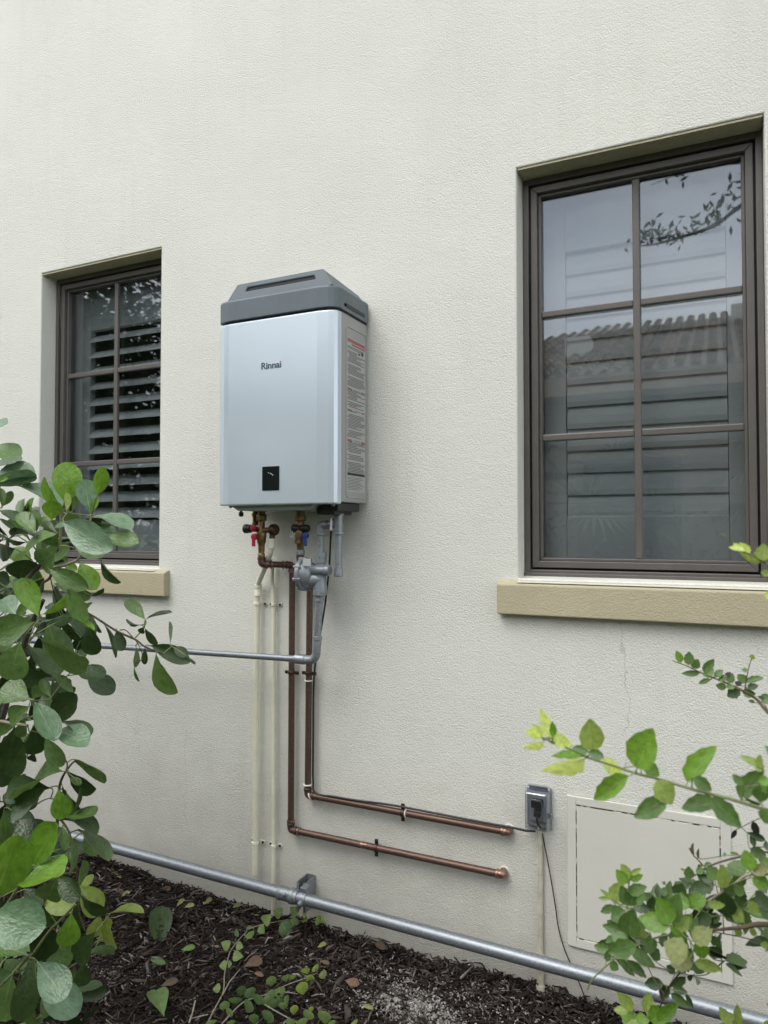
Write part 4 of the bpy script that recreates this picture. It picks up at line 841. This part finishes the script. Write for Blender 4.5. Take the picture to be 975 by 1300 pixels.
# --- small leaved shrub on the right, close to the camera
gx = at(1190, 1000, -1.35)
rs = thing('leafy_shrub', (gx.x, gx.y, gh(gx.x, gx.y)), 'blurred light green shrub with thin arching twigs at the right edge', 'shrub')
YB = -1.50
px_leaves(rs, 'ov', (660, 890), 5.735, YB, [
 (150,262,42,215,60,'Y'), (165,265,90,170,55,'Y'), (150,262,120,200,55,'Y'), (215,262,150,62,72,'Y'), (240,260,235,150,45,'B'), (170,290,28,345,50,'Y'), (250,312,262,215,85,'Y'), (330,338,262,250,80,'Y'), (375,320,320,308,48,'Y'),
 (470,420,165,518,105,'Y'), (500,412,235,395,55,'B'), (515,360,512,135,148,'L'), (500,375,380,338,55,'M'), (612,412,500,370,65,'M'), (600,415,712,562,90,'Y'), (742,490,680,522,75,'Y'), (800,545,530,712,122,'B')], .2)
px_leaves(rs, 'ov', (800, 890), 5.571, YB, [
 (50,472,155,202,185,'B'), (95,450,205,528,82,'B'), (185,560,295,730,125,'L'), (262,690,32,820,115,'M'), (408,570,592,322,130,'B'), (450,540,575,632,82,'M'), (620,722,362,752,112,'M'), (570,680,782,892,112,'M'),
 (770,672,928,485,112,'M'), (800,590,725,520,50,'M'), (930,600,920,715,92,'M'), (985,560,908,570,60,'B'), (935,470,780,385,50,'L'), (900,462,920,380,42,'L'), (945,482,880,440,60,'L'), (985,770,950,862,100,'M'), (930,722,805,685,20,'M'),
 (870,850,905,952,45,'K',.25), (750,910,715,972,25,'K',.25), (955,985,830,930,45,'D',.3), (880,1030,850,950,30,'D',.3), (1000,640,940,560,90,'B'), (1010,700,1080,560,100,'M'), (1010,880,1120,780,110,'M')], .2)
px_leaves(rs, 'ov', (845, 680), 5.2, -1.45, [
 (520,105,418,75,30,'Y'), (500,100,448,50,35,'Y'), (550,122,490,48,52,'Y'), (640,168,480,105,42,'L'), (652,165,645,55,82,'L'), (690,252,630,240,40,'L'), (715,400,650,390,50,'Y'), (680,180,760,120,70,'B')], .2)
px_leaves(rs, 'ov', (845, 680), 5.2, -1.1, [
 (100,838,72,762,42,'B'), (150,852,155,768,55,'M'), (180,872,215,818,52,'M'), (255,902,315,818,52,'M'), (222,910,108,910,35,'M'), (300,950,218,977,30,'M'), (272,918,315,880,45,'M'), (325,930,378,888,40,'M'), (300,930,238,910,30,'M'),
 (402,1000,332,988,42,'M'), (358,962,402,920,40,'M'), (420,972,440,910,50,'M'), (400,942,428,902,32,'K'), (528,972,478,918,55,'M'), (455,1003,395,998,35,'M'), (530,970,645,935,40,'M'), (540,1010,612,988,40,'D'), (495,1022,408,1060,68,'D'),
 (510,1040,592,1042,48,'M'), (500,990,458,965,32,'K'), (590,1102,545,1090,20,'D'), (650,1082,608,1060,20,'D'), (640,1102,700,1055,62,'M'), (545,892,503,884,25,'M'), (565,812,580,788,30,'L'), (700,1180,760,1100,70,'M')], .2)
YM = -1.30
px_leaves(rs, 'ov', (750, 1080), 8.125, YM, [
 (400,272,312,142,82,'L'), (415,242,515,183,46,'L'), (410,302,535,253,68,'B'), (375,335,265,198,100,'B'), (240,522,320,325,155,'L'), (390,552,310,370,125,'M'), (390,425,572,372,100,'M'), (412,562,455,388,130,'M'), (480,560,555,440,62,'M'),
 (450,580,598,600,95,'D'), (215,512,98,398,40,'L'), (182,500,78,490,38,'L'), (250,570,103,632,70,'M'), (360,620,212,712,140,'M',-.04), (400,872,425,615,185,'M',-.06), (365,860,125,770,100,'M',-.03), (385,965,215,865,125,'M',-.05), (540,905,465,765,115,'L',-.05),
 (820,762,690,485,170,'B',-.1), (812,785,500,685,165,'B',-.1), (850,722,905,465,165,'M',-.08), (640,602,640,478,92,'D'), (232,762,252,718,52,'D'), (870,785,1010,690,145,'L',-.08), (870,955,880,800,135,'M',-.05), (790,442,718,398,78,'M',.03),
 (900,482,950,350,130,'D',.03), (772,342,738,320,30,'M'), (330,700,400,800,120,'M'), (480,700,600,780,120,'M',-.02), (620,860,520,960,130,'M'), (700,900,800,960,120,'D',.02), (250,900,150,940,60,'M'), (560,620,640,700,110,'D',.03)], .25)
px_leaves(rs, 'ov', (850, 1050), 7.8, YM, [
 (240,292,188,203,20,'R',.1), (245,282,228,158,30,'R',.1), (295,315,290,212,24,'R',.1), (190,512,190,392,82,'M',.06), (150,432,108,413,24,'M',.06), (332,412,262,450,60,'M',.05), (335,388,298,368,30,'M',.05), (425,372,338,390,52,'M',.05), (562,277,528,265,34,'M',.1),
 (692,277,598,253,28,'M',.1), (805,432,745,235,132,'B',-.05), (762,452,575,370,145,'M'), (530,602,528,380,102,'L',-.05), (470,502,365,420,120,'M'), (432,540,318,508,62,'D',.03), (405,600,195,642,122,'D',.03), (362,722,175,762,135,'B',-.06),
 (200,782,-5,700,130,'B',-.06), (372,772,545,768,72,'L',-.05), (540,640,565,895,165,'D',.02), (742,652,638,602,92,'M'), (825,452,985,398,92,'P',-.05), (815,502,990,590,125,'B',-.05), (800,222,955,282,92,'D',.05), (845,197,803,83,34,'D',.06),
 (778,60,945,122,50,'D',.06), (985,192,928,180,70,'D',.06), (975,692,875,765,172,'D'), (765,782,648,678,92,'D'), (775,740,885,852,92,'L',.02), (720,832,640,930,112,'L',.02), (698,852,795,952,120,'M'), (680,982,680,1092,60,'L',.03), (830,992,828,1082,58,'L',.03),
 (420,892,285,962,112,'D',.04), (500,872,400,942,82,'D',.04), (400,982,515,958,60,'D',.05), (235,1132,415,1015,150,'P',-.1), (180,1002,262,920,120,'M',-.04), (108,982,215,878,100,'B',-.06), (60,1082,102,998,150,'B',-.06), (460,1082,430,1172,82,'D',.04),
 (60,640,160,560,110,'D',.04), (620,560,560,690,110,'D',.04), (880,620,960,560,120,'D',.04), (660,470,720,600,110,'M',.03), (900,360,960,300,80,'M',.03), (300,820,380,940,100,'D',.05), (300,640,440,560,100,'D',.05), (1000,900,900,780,120,'M'),
 (1010,450,1100,300,140,'B',-.05), (1040,650,1100,520,140,'M'), (1020,1000,1120,900,120,'M'), (120,860,30,960,130,'M'), (980,1180,900,1160,60,'L',.03)], .25)
px_leaves(rs, 'ov', (750, 1180), 4.333, YM, [
 (250,80,98,125,82,'M',-.1), (215,118,355,205,62,'M',.02), (150,165,242,255,40,'M',.02), (198,170,305,265,42,'M',.02), (105,185,152,222,42,'M'), (85,172,105,108,32,'M'), (105,118,18,88,46,'M'), (530,155,405,72,120,'P',-.12), (560,192,438,188,70,'P',-.1),
 (462,236,418,200,40,'D',.06), (555,196,625,235,50,'D',.05), (570,180,722,222,52,'L',-.05), (590,62,622,160,72,'B',-.05), (340,162,372,108,60,'D',.05), (400,300,298,300,55,'D',.1), (432,312,385,382,52,'D',.1), (450,332,530,345,36,'D',.1),
 (522,352,562,432,24,'D',.1), (440,352,545,432,40,'M',.1), (350,120,300,60,70,'M'), (480,120,560,180,70,'M',-.02), (460,60,520,10,80,'M',-.04)], .25)
px_leaves(rs, 'ov', (750, 1180), 4.333, -1.15, [
 (232,442,148,348,52,'L'), (205,452,128,442,38,'L'), (312,462,320,348,55,'L'), (250,520,168,462,75,'B'), (250,500,318,502,62,'B'), (368,502,475,415,62,'B'), (330,502,422,445,82,'B'), (260,560,200,520,70,'L'), (420,480,380,560,60,'M'),
 (762,522,708,428,50,'L'), (800,525,806,420,45,'L'), (780,505,745,455,40,'L'), (820,530,770,480,50,'L'), (970,530,968,500,30,'L'), (760,560,700,530,60,'L'), (830,560,860,520,50,'L')], .25)
sr = lambda org, s, Y, pts, r0, r1, m=M_gstem: px_stem(rs, org, s, Y, pts, r0, r1, m)
BS = at(1250, 1330, -1.38)
sr((0, 0), 1, [-1.35, -1.4, -1.5, -1.5, -1.5], [(1200, 1600), (1190, 1300), (1120, 1120), (1040, 1060), (975, 1029)], .006, .0022, M_twig)
sr((0, 0), 1, YB, [(975, 1029), (933, 1016), (902, 1008), (872, 1000), (836, 989), (808, 982), (772, 970), (747, 962), (722, 950), (686, 936)], .0020, .0009)
sr((0, 0), 1, [-1.35, -1.3, -1.3, -1.3, -1.3], [(1190, 1340), (1080, 1190), (975, 1174), (945, 1177), (905, 1181)], .005, .0016, M_twig)
sr((0, 0), 1, [-1.35, -1.32, -1.3, -1.3, -1.3], [(1190, 1300), (1080, 1130), (1000, 1112), (953, 1110), (932, 1122)], .004, .0012, M_palestem)
sr((850, 1050), 7.8, [-1.2, -1.2, -1.22, -1.25, -1.25], [(1500, 500), (970, 250), (690, 297), (480, 352), (350, 412)], .0015, .0012, M_twig)
sr((850, 1050), 7.8, -1.25, [(350, 412), (280, 460), (225, 495)], .0012, .0007, M_twig)
sr((850, 1050), 7.8, -1.25, [(325, 372), (240, 282)], .001, .0006, M_twig)
sr((850, 1050), 7.8, -1.32, [(370, 742), (520, 642)], .0016, .0012, M_palestem)
sr((850, 1050), 7.8, -1.22, [(1200, 1250), (975, 1162), (700, 1087), (430, 1037)], .0009, .0007, M_twig)
sr((845, 680), 5.2, [-1.3, -1.2, -1.1, -1.1, -1.1, -1.1, -1.1, -1.1], [(1000, 1500), (676, 1165), (600, 1080), (520, 1030), (400, 972), (250, 912), (150, 865), (45, 825)], .003, .0006, M_twig)
sr((845, 680), 5.2, -1.1, [(522, 1025), (535, 940), (555, 850), (572, 805)], .0009, .0006, M_twig)
sr((845, 680), 5.2, [-1.4, -1.42, -1.45, -1.45, -1.45, -1.45], [(1500, 700), (950, 350), (720, 215), (650, 175), (560, 125), (470, 92)], .0025, .0007)
sr((750, 1180), 4.333, YM, [(490, 20), (370, 42), (230, 100), (130, 165), (20, 262), (-20, 330)], .0014, .0009, M_gstem)
sr((750, 1180), 4.333, [-1.3, -1.25, -1.2], [(492, 235), (430, 320), (378, 430)], .0013, .0009, M_twig)
sr((750, 1080), 8.125, YM, [(370, 592), (385, 425), (400, 300), (422, 235)], .0011, .0007)
sr((750, 1080), 8.125, YM, [(200, 485), (350, 580), (600, 630), (850, 740)], .001, .0012)
sr((800, 890), 5.571, -1.25, [(1100, 780), (930, 825), (750, 910)], .0007, .0005, M_twig)
sr((750, 1180), 4.333, [-1.3, -1.2, -1.15], [(900, 700), (800, 600), (790, 500)], .002, .0012)
sr((750, 1180), 4.333, [-1.3, -1.2, -1.15], [(420, 700), (330, 600), (270, 500)], .002, .0012)

foliage_mass(rs, (('D', .3), ('M', .4), ('B', .3)), 420, 'ov', (.026, .042), lambda: at(random.uniform(985, 1320), random.uniform(940, 1420), random.uniform(-1.6, -1.1)), lambda: Vector((random.gauss(0, .6), -.7, random.gauss(.7, .5))), 7, .0014)
def rs_place():
    while True:
        u_, v_ = random.gauss(890, 60), random.gauss(1165, 42)
        if 770 < u_ < 1000 and v_ < 1240 and abs(v_-(1205-(u_-780)*.30)) < 62: return at(u_, v_, random.uniform(-1.22, -1.05))
foliage_mass(rs, (('D', .45), ('M', .4), ('B', .15)), 110, 'ov', (.024, .036), rs_place, lambda: Vector((random.gauss(.2, .6), -.9, random.gauss(.6, .5))), 6, .0008)
petioles(rs, .05, .0006, M_gstem)

# --- creeping seedlings on the mulch
def vine(label, stems, leaves, s=5.13, org=(260, 1140), z0=-.02):
    base = atz(org[0]+stems[0][0][0]/s, org[1]+stems[0][0][1]/s, z0-.03)
    t = thing('creeping_vine', base, label, 'vine', 'vines creeping over the mulch')
    for pts in stems:
        P = smoothline([atz(org[0]+x/s, org[1]+y/s, z0-.012+.01*math.sin(i*1.9)) for i, (x, y) in enumerate(pts)], 5)
        P = [p if p.y < -.03 else Vector((p.x, -.03, p.z)) for p in P]
        MB().tube(P, [.0022-.0013*i/len(P) for i in range(len(P))], 6).build('stem', M_palestem, t)
    for x0, y0, x1, y1, w_, mk in leaves:
        zz0 = z0+random.uniform(-.004, .012)
        A = atz(org[0]+x0/s, org[1]+y0/s, zz0)
        dst = (A-CAM).dot(fwd); B = A+(rt*(x1-x0)-up*(y1-y0))*(dst/F/s)
        wr = w_/s/F*dst
        mk = {'B': 'V', 'M': 'W'}.get(mk, mk); put_leaf(t, 'ht', mk, A, B, wr*1.1, (CAM-A).normalized()+Vector((random.uniform(-.3, .3), 0, .5)), False)
    return t
vine('long pale vine with small heart leaves reaching up to the low conduit', [[(10, 830), (60, 730), (120, 610), (128, 500), (150, 400), (180, 325), (280, 212), (350, 180), (480, 152), (600, 132), (720, 125), (800, 118)]], [
 (160,322,105,288,58,'B'), (205,310,252,322,50,'B'), (220,222,192,242,45,'M'), (182,382,252,380,62,'B'), (142,440,92,440,52,'B'), (150,432,178,430,42,'B'), (102,588,50,592,52,'B'), (288,222,302,265,60,'B'), (290,202,280,180,40,'B'), (382,162,432,108,68,'B'),
 (350,190,390,232,52,'B'), (500,110,448,82,66,'B'), (500,158,562,275,92,'M'), (560,138,602,222,70,'B'), (600,110,555,58,62,'B'), (642,120,665,95,40,'L'), (728,122,792,205,82,'L'), (765,108,822,165,68,'L'), (765,98,738,58,46,'L'), (795,95,788,68,32,'L'), (818,112,872,122,40,'L'), (652,138,650,178,28,'P')])
vine('middle vine of round light green leaves curling towards the right', [[(110, 820), (250, 680), (390, 632), (520, 572), (660, 520), (735, 488)]], [
 (432,508,435,582,64,'B'), (540,498,540,552,74,'B'), (572,500,575,532,42,'B'), (652,455,660,506,56,'L'), (712,443,732,478,52,'L'), (690,498,690,575,56,'L'), (625,548,642,636,76,'L'), (758,480,782,528,52,'P'), (482,580,500,665,68,'B'), (400,622,445,690,92,'M'),
 (455,655,470,722,92,'M'), (510,678,512,728,56,'B'), (520,640,542,682,42,'M'), (245,570,230,642,62,'M'), (285,588,312,655,72,'M'), (362,632,340,692,92,'M'), (305,680,268,742,82,'M'), (200,645,200,692,82,'M'), (130,668,130,742,62,'B'), (172,728,150,772,62,'B')])
vine('lowest vine at the bottom edge with pale green leaves', [[(380, 688), (450, 730), (540, 780), (610, 815), (700, 850)]], [
 (425,738,400,822,92,'M'), (322,755,320,822,62,'M'), (578,698,580,762,52,'L'), (690,735,660,795,72,'B'), (692,708,690,742,32,'L'), (630,785,640,838,72,'B'), (560,785,560,838,62,'B'), (785,735,782,825,88,'B'), (820,800,830,838,52,'B'), (40,795,40,835,62,'B'), (170,795,170,835,52,'B'), (965,805,980,835,60,'L')])
o = MB().tube([atz(282, 1264, -.03), atz(291, 1247, -.015), atz(305, 1230, -.005)], [.002, .0018, .0012], 6).build('dry_stick', M_palestem); tag(o, 'straight dry stick leaning beside the long vine', 'stick')
b = MB(); b.tube([atz(240, 1299, -.04), atz(244, 1287, -.025), atz(248, 1270, -.01)], [.003, .0025, .002], 6); b.tube([atz(243, 1293, -.03), atz(255, 1290, -.02), atz(264, 1288, -.02)], .0015, 6)
tag(b.build('forked_twig', M_palestem), 'small grey forked twig in the mulch at the bottom edge', 'twig')

# --- fallen leaves
def fallen(u0, v0, u1, v1, w_, mk, label, shape='ob', z=-.036):
    A = atz(u0, v0, z); dst = (A-CAM).dot(fwd); z2 = z+random.uniform(0, .012); B = atz(u1, v1, z2)
    if B.y > -.015: B.y = -.015
    o = put_leaf(None, shape, mk, A, B, w_/F*dst*1.15, (CAM-A).normalized()*.9+Vector((random.uniform(-.2, .2), 0, .6)), name='fallen_leaf'); tag(o, label, 'leaf', 'fallen leaves on the mulch')
fallen(206, 1150, 203, 1188, 24, 'D', 'dark green fallen leaf with a grey tip lying upright on the mulch')
fallen(208, 1290, 197, 1250, 24, 'M', 'broad green fallen leaf at the bottom edge of the mulch', z=-.012)
fallen(230, 1206, 248, 1203, 7, 'B', 'small bright green fallen leaf in the middle of the mulch')
fallen(191, 1220, 209, 1222, 7, 'M', 'small olive green fallen leaf below the dark one')
fallen(204, 1252, 226, 1244, 8, 'R', 'curled brown fallen leaf above the broad green one')
fallen(310, 1227, 333, 1218, 12, 'R', 'orange brown crumpled leaf between two vines')
fallen(322, 1235, 334, 1238, 5, 'R', 'tiny brown leaf scrap under the orange brown leaf')
fallen(438, 1245, 456, 1251, 10, 'R', 'orange leaf on the mulch right of the vines')
fallen(476, 1197, 488, 1203, 8, 'R', 'reddish leaf on the mulch near the low conduit')
SCR = [(150, 1131, .3, 'tan leaf scrap just right of the lime green leaves'), (159, 1135, -.6, 'tan curled scrap beside another near the lime leaves'), (146, 1110, .3, 'thin tan leaf scrap below the low conduit on the left'), (137, 1105, .1, 'small pale scrap closest to the left end of the conduit'),
 (228, 1147, -.8, 'pinkish scrap right above the dark green fallen leaf'), (240, 1150, -.3, 'pinkish scrap to the right of the dark green fallen leaf'), (210, 1128, 0, 'grey scrap against the wall above the dark fallen leaf'), (264, 1144, -.7, 'narrow tan scrap midway between dark leaf and cream pipes'),
 (408, 1200, -.5, 'tan leaf scrap below the steel post'), (412, 1222, .4, 'brown scrap right of the middle vine'), (300, 1150, -.5, 'small tan scrap left of the cream pipes'), (466, 1278, .2, 'tan scrap beside the pale crumbled mortar')]
for k, (u_, v_, a_, lb_) in enumerate(SCR):
    fallen(u_-6*math.cos(a_), v_-6*math.sin(a_), u_+7*math.cos(a_), v_+7*math.sin(a_), 5, 'P' if k % 3 else 'R', lb_)

# ------------------------------------------------------------------ the yard behind the camera (mostly seen in the window glass)
M_nwall = mat('neighbour_render', (.30, .27, .22), .9)
M_tile = mat('clay_tile', (.42, .32, .25), .8, var=(.20, .155, .125), vscale=3, detail=8)
nb = thing('neighbour_house', (0, -6.5, -.13), 'single storey neighbouring house with clay barrel tile roof', 'house')
b = MB(); b.box(-5.6, 7.5, -14.5, -6.5, -.13, 3.1); b.build('wall', M_nwall, nb)
for x in (-1.6, 2.2):
    b = MB(); b.box(x, x+1.2, -6.499, -6.46, .5, 2.3); f_ = b.build('window', M_bronze, nb, bevel=.01); b = MB(); b.box(x+.08, x+1.12, -6.455, -6.45, .58, 2.22); b.build('pane', M_display, f_)
ev, rz, ry = 3.22, 4.98, -10.5
ex0, ex1, ey0, ey1 = -6.2, 8.1, -5.95, -15.05
b = MB(); vs = [(ex0, ey0, ev), (ex1, ey0, ev), (ex1, ey1, ev), (ex0, ey1, ev), (ex0+4.4, ry, rz), (ex1-4.4, ry, rz)]
b.add(vs, [(0, 1, 5, 4), (1, 2, 5), (2, 3, 4, 5), (3, 0, 4)]); b.box(ex0, ex1, ey1, ey0, ev-.22, ev-.002); b.build('roof', M_tile, nb)
b = MB(); slope = (rz-ev)/(ry-ey0)
for j in range(19):
    y0 = ey0-.245*j; y1 = y0-.29
    for i in range(85):
        x = ex0+.1+.168*i; lim = (ey0-y0)*.967
        if x < ex0+lim or x > ex1-lim: continue
        z0 = ev+slope*(y0-ey0)+.05; z1 = ev+slope*(y1-ey0)+.005; vs = []
        for (yy, zz, rr_) in ((y0+.02, z0, .062), (y1, z1, .048)):
            for q in range(6):
                a_ = math.pi*q/5; vs.append((x+rr_*math.cos(a_), yy, zz+rr_*.9*math.sin(a_)))
        b.add(vs, [(q, q+1, q+7, q+6) for q in range(5)]+[(0, 1, 2, 3, 4, 5)], True)
o = b.build('roof_tiles', chipmat('clay_tiles', [(0, (.16, .12, .10)), (.5, (.34, .26, .20)), (1, (.55, .42, .32))]), nb, merge=False); o['kind'] = 'stuff'
for x, y in ((-1.9, -7.4), (.2, -9.4)):
    z = ev+slope*(y-ey0); b = MB(); b.box(x, x+.34, y-.2, y+.1, z-.05, z+.28); b.build('roof_vent', M_panel, nb, bevel=.02)

def tree(label, x, y, h, cr_r, nleaf, mk, seed, limbs=7, lowest=.35, extra=None, group=None):
    rr = random.Random(seed); t = thing('tree', (x, y, -.13), label, 'tree', group)
    b = MB(); top = Vector((x+rr.uniform(-.3, .3), y, h*.8)); tr_ = smoothline([(x, y, -.2), (x+.1, y, h*.25), (x-.05, y+.1, h*.5), top], 6)
    b.tube(tr_, [.15*(1-.8*i/len(tr_)) for i in range(len(tr_))], 10); b.build('trunk', M_trunk, t)
    tips = []
    for k in range(limbs):
        z = h*(lowest+(.75-lowest)*k/limbs); a_ = k*2.4+rr.uniform(-.4, .4); L = cr_r*rr.uniform(.6, 1)*(1.1-.5*k/limbs)
        p0 = Vector((x, y, z)); p2 = p0+Vector((math.cos(a_)*L, math.sin(a_)*L, L*rr.uniform(.2, .7))); p1 = (p0+p2)/2+Vector((0, 0, .15*L))
        P = smoothline([p0, p1, p2], 5); MB().tube(P, [.06*(1-.85*i/len(P)) for i in range(len(P))], 7).build('limb', M_trunk, t); tips += [p1, p2, (p1+p2)/2]
    if extra: tips += extra(t)
    tips += [top, top+Vector((0, 0, .5))]
    V = []; Fs = []
    for i in range(nleaf):
        c0 = rr.choice(tips)+Vector((rr.gauss(0, 1), rr.gauss(0, 1), rr.gauss(0, .7)))*cr_r*.29
        d_ = Vector((rr.gauss(0, 1), rr.gauss(0, 1), rr.gauss(0, 1))).normalized(); n_ = d_.orthogonal().normalized(); L = rr.uniform(.09, .16); k = len(V)
        V += [c0, c0+d_*L*.5+n_*L*.22, c0+d_*L, c0+d_*L*.5-n_*L*.22]; Fs.append((k, k+1, k+2, k+3))
    MB().add(V, Fs).build('crown', LMplain[mk], t, merge=False)
    return t
LMplain = {'D': mat('crown_dark', (.035, .06, .02), .6, var=(.02, .035, .012), vscale=2), 'M': mat('crown_mid', (.06, .10, .03), .6, var=(.03, .055, .018), vscale=2)}
tree('dense dark tree in the yard left of the neighbouring house', -9.0, -5.8, 6.6, 2.3, 17000, 'M', 3, 9, .2, group='yard trees')
tree('tall green tree in the yard at the far left', -12.6, -7.5, 6.6, 2.4, 17000, 'M', 5, 9, .2, group='yard trees')
tree('bushy tree beside the neighbouring house corner', -6.6, -8.6, 5.0, 1.8, 6000, 'D', 8, 8, .15, group='yard trees')
def limb_extra(t):
    out = []
    P = smoothline([(2.1, -3.4, 4.1), (1.2, -3.3, 4.0), (.45, -3.2, 3.88), (.16, -3.2, 3.77), (-.02, -3.2, 3.66), (-.36, -3.2, 3.60), (-.52, -3.2, 3.60)], 5)
    MB().tube(P, [.03*(1-.9*i/len(P))+.002 for i in range(len(P))], 6).build('limb', M_trunk, t)
    P2 = smoothline([(.6, -3.3, 3.95), (.3, -3.25, 4.08), (-.1, -3.2, 4.12), (-.45, -3.2, 4.06)], 5); MB().tube(P2, [.008*(1-.8*i/len(P2)) for i in range(len(P2))], 6).build('limb', M_trunk, t)
    V = []; Fs = []
    for _ in range(230):
        q = random.random(); src = P if q < .7 else P2; c0 = src[random.randrange(len(src)//3, len(src))]+Vector((random.gauss(0, .05), random.gauss(0, .05), random.gauss(.05, .045)))
        if c0.x > .1: c0 += Vector((random.gauss(0, .07), 0, random.gauss(.05, .07)))
        d_ = Vector((random.gauss(0, .6), random.gauss(0, .4), random.gauss(.5, .6))).normalized(); n_ = d_.cross(Vector((0, 1, .2))).normalized(); L = random.uniform(.05, .085); k = len(V)
        V += [c0, c0+d_*L*.5+n_*L*.17, c0+d_*L, c0+d_*L*.5-n_*L*.17]; Fs.append((k, k+1, k+2, k+3))
    MB().add(V, Fs).build('leaf_spray', LMplain['D'], t, merge=False)
    return []
tree('oak tree behind the viewpoint with one low limb over the path', 3.1, -3.9, 7.0, 1.9, 5000, 'D', 12, 7, .66, limb_extra)
for lb_, x_, y_, r_, h_ in (('added unseen shrub left behind the viewpoint that dims the lower wall', -3.9, -2.5, .85, 1.5), ('added unseen shrub right behind the viewpoint that dims the lower wall', 1.9, -2.6, .8, 1.35)):  # unseen shrubs, added to cut the light on the lower wall
    t = thing('added_shade_shrub', (x_, y_, -.13), lb_, 'shrub', 'added shade shrubs behind the viewpoint')
    for q in range(4): MB().tube(smoothline([(x_, y_, -.2), (x_+.2*math.cos(q*1.6), y_+.2*math.sin(q*1.6), h_*.4), (x_+.45*math.cos(q*1.6), y_+.45*math.sin(q*1.6), h_*.9)], 4), .014, 6).build('branch', M_trunk, t)
    V = []; Fs = []
    for i in range(2600):
        d_ = Vector((random.gauss(0, 1), random.gauss(0, 1), random.gauss(0, 1))).normalized(); rr_ = random.random()**.4*(1+.2*math.sin(d_.x*5+d_.z*4))
        c0 = Vector((x_, y_, h_*.5))+Vector((d_.x*r_, d_.y*r_, d_.z*h_*.55))*rr_; d_ = Vector((random.gauss(0, 1), random.gauss(0, 1), random.gauss(0, 1))).normalized(); n_ = d_.orthogonal().normalized(); L = random.uniform(.06, .10); k = len(V)
        V += [c0, c0+d_*L*.5+n_*L*.28, c0+d_*L, c0+d_*L*.5-n_*L*.28]; Fs.append((k, k+1, k+2, k+3))
    MB().add(V, Fs).build('crown', LMplain['M'], t, merge=False)
V = []; Fs = []
for i in range(13000):
    c0 = Vector((random.uniform(-40, -8.5), random.uniform(-19, -14), random.uniform(-.1, 1)**1.0*0)); top_ = 5.4+4.6*min(1, max(0, (-c0.x-17.0)/2.5))+1.4*noise.noise(Vector((c0.x*.25, 0, 2)))+.8*noise.noise(Vector((c0.x, 0, 5)))
    c0.z = random.uniform(-.1, top_); d_ = Vector((random.gauss(0, 1), random.gauss(0, 1), random.gauss(0, 1))).normalized(); n_ = d_.orthogonal().normalized(); L = random.uniform(.3, .6); k = len(V)
    V += [c0, c0+d_*L*.5+n_*L*.28, c0+d_*L, c0+d_*L*.5-n_*L*.28]; Fs.append((k, k+1, k+2, k+3))
wd_ = MB().add(V, Fs).build('woodland', LMplain['M'], None, merge=False); tag(wd_, 'distant belt of trees beyond the yard', 'trees', kind='stuff')
# low hedge under the neighbour's wall
V = []; Fs = []
for i in range(9000):
    c0 = Vector((random.uniform(-5.4, 7), -6.1+random.gauss(0, .16), abs(random.gauss(0, .75))-.1)); c0.z = min(c0.z, 1.6)
    d_ = Vector((random.gauss(0, 1), random.gauss(0, 1), random.gauss(0, 1))).normalized(); n_ = d_.orthogonal().normalized(); L = random.uniform(.06, .12); k = len(V)
    V += [c0, c0+d_*L*.5+n_*L*.22, c0+d_*L, c0+d_*L*.5-n_*L*.22]; Fs.append((k, k+1, k+2, k+3))
hg = MB().add(V, Fs).build('hedge', LMplain['M'], None, merge=False); tag(hg, 'clipped green hedge along the neighbouring house wall', 'hedge')
# two palms
for k, (px_, py_, ph_) in enumerate(((-1.3, -5.3, 1.7), (.9, -5.2, 1.9))):
    t = thing('palm', (px_, py_, -.13), ['short fan palm on the left of the hedge', 'taller fan palm on the right of the hedge'][k], 'palm')
    MB().tube([(px_, py_, -.2), (px_, py_, ph_)], [.09, .07], 10).build('trunk', M_trunk, t); b = MB()
    for f in range(14):
        a_ = f*2.4; el = .9-.1*f; d_ = Vector((math.cos(a_)*math.cos(el), math.sin(a_)*math.cos(el), math.sin(el))); P0 = Vector((px_, py_, ph_)); P1 = P0+d_*.7
        b.tube([P0, P1], .008, 5); s_ = d_.cross(Vector((0, 0, 1))).normalized(); u_ = s_.cross(d_)
        for j in range(-6, 7):
            g_ = j*.2; dd = (d_*math.cos(g_)+s_*math.sin(g_)).normalized(); L = .55; n_ = (s_*math.cos(g_)-d_*math.sin(g_))*.02
            b.add([P1, P1+dd*L*.5+n_, P1+dd*L-Vector((0, 0, .12)), P1+dd*L*.5-n_], [(0, 1, 2, 3)])
    b.build('fronds', LMplain['M'], t, merge=False)

# ------------------------------------------------------------------ keep parts where they were modelled
for o in list(C.objects):
    if o.type == 'EMPTY' and not o.parent:
        inv = Matrix.Translation(-o.location)
        for ch in o.children: ch.matrix_parent_inverse = inv
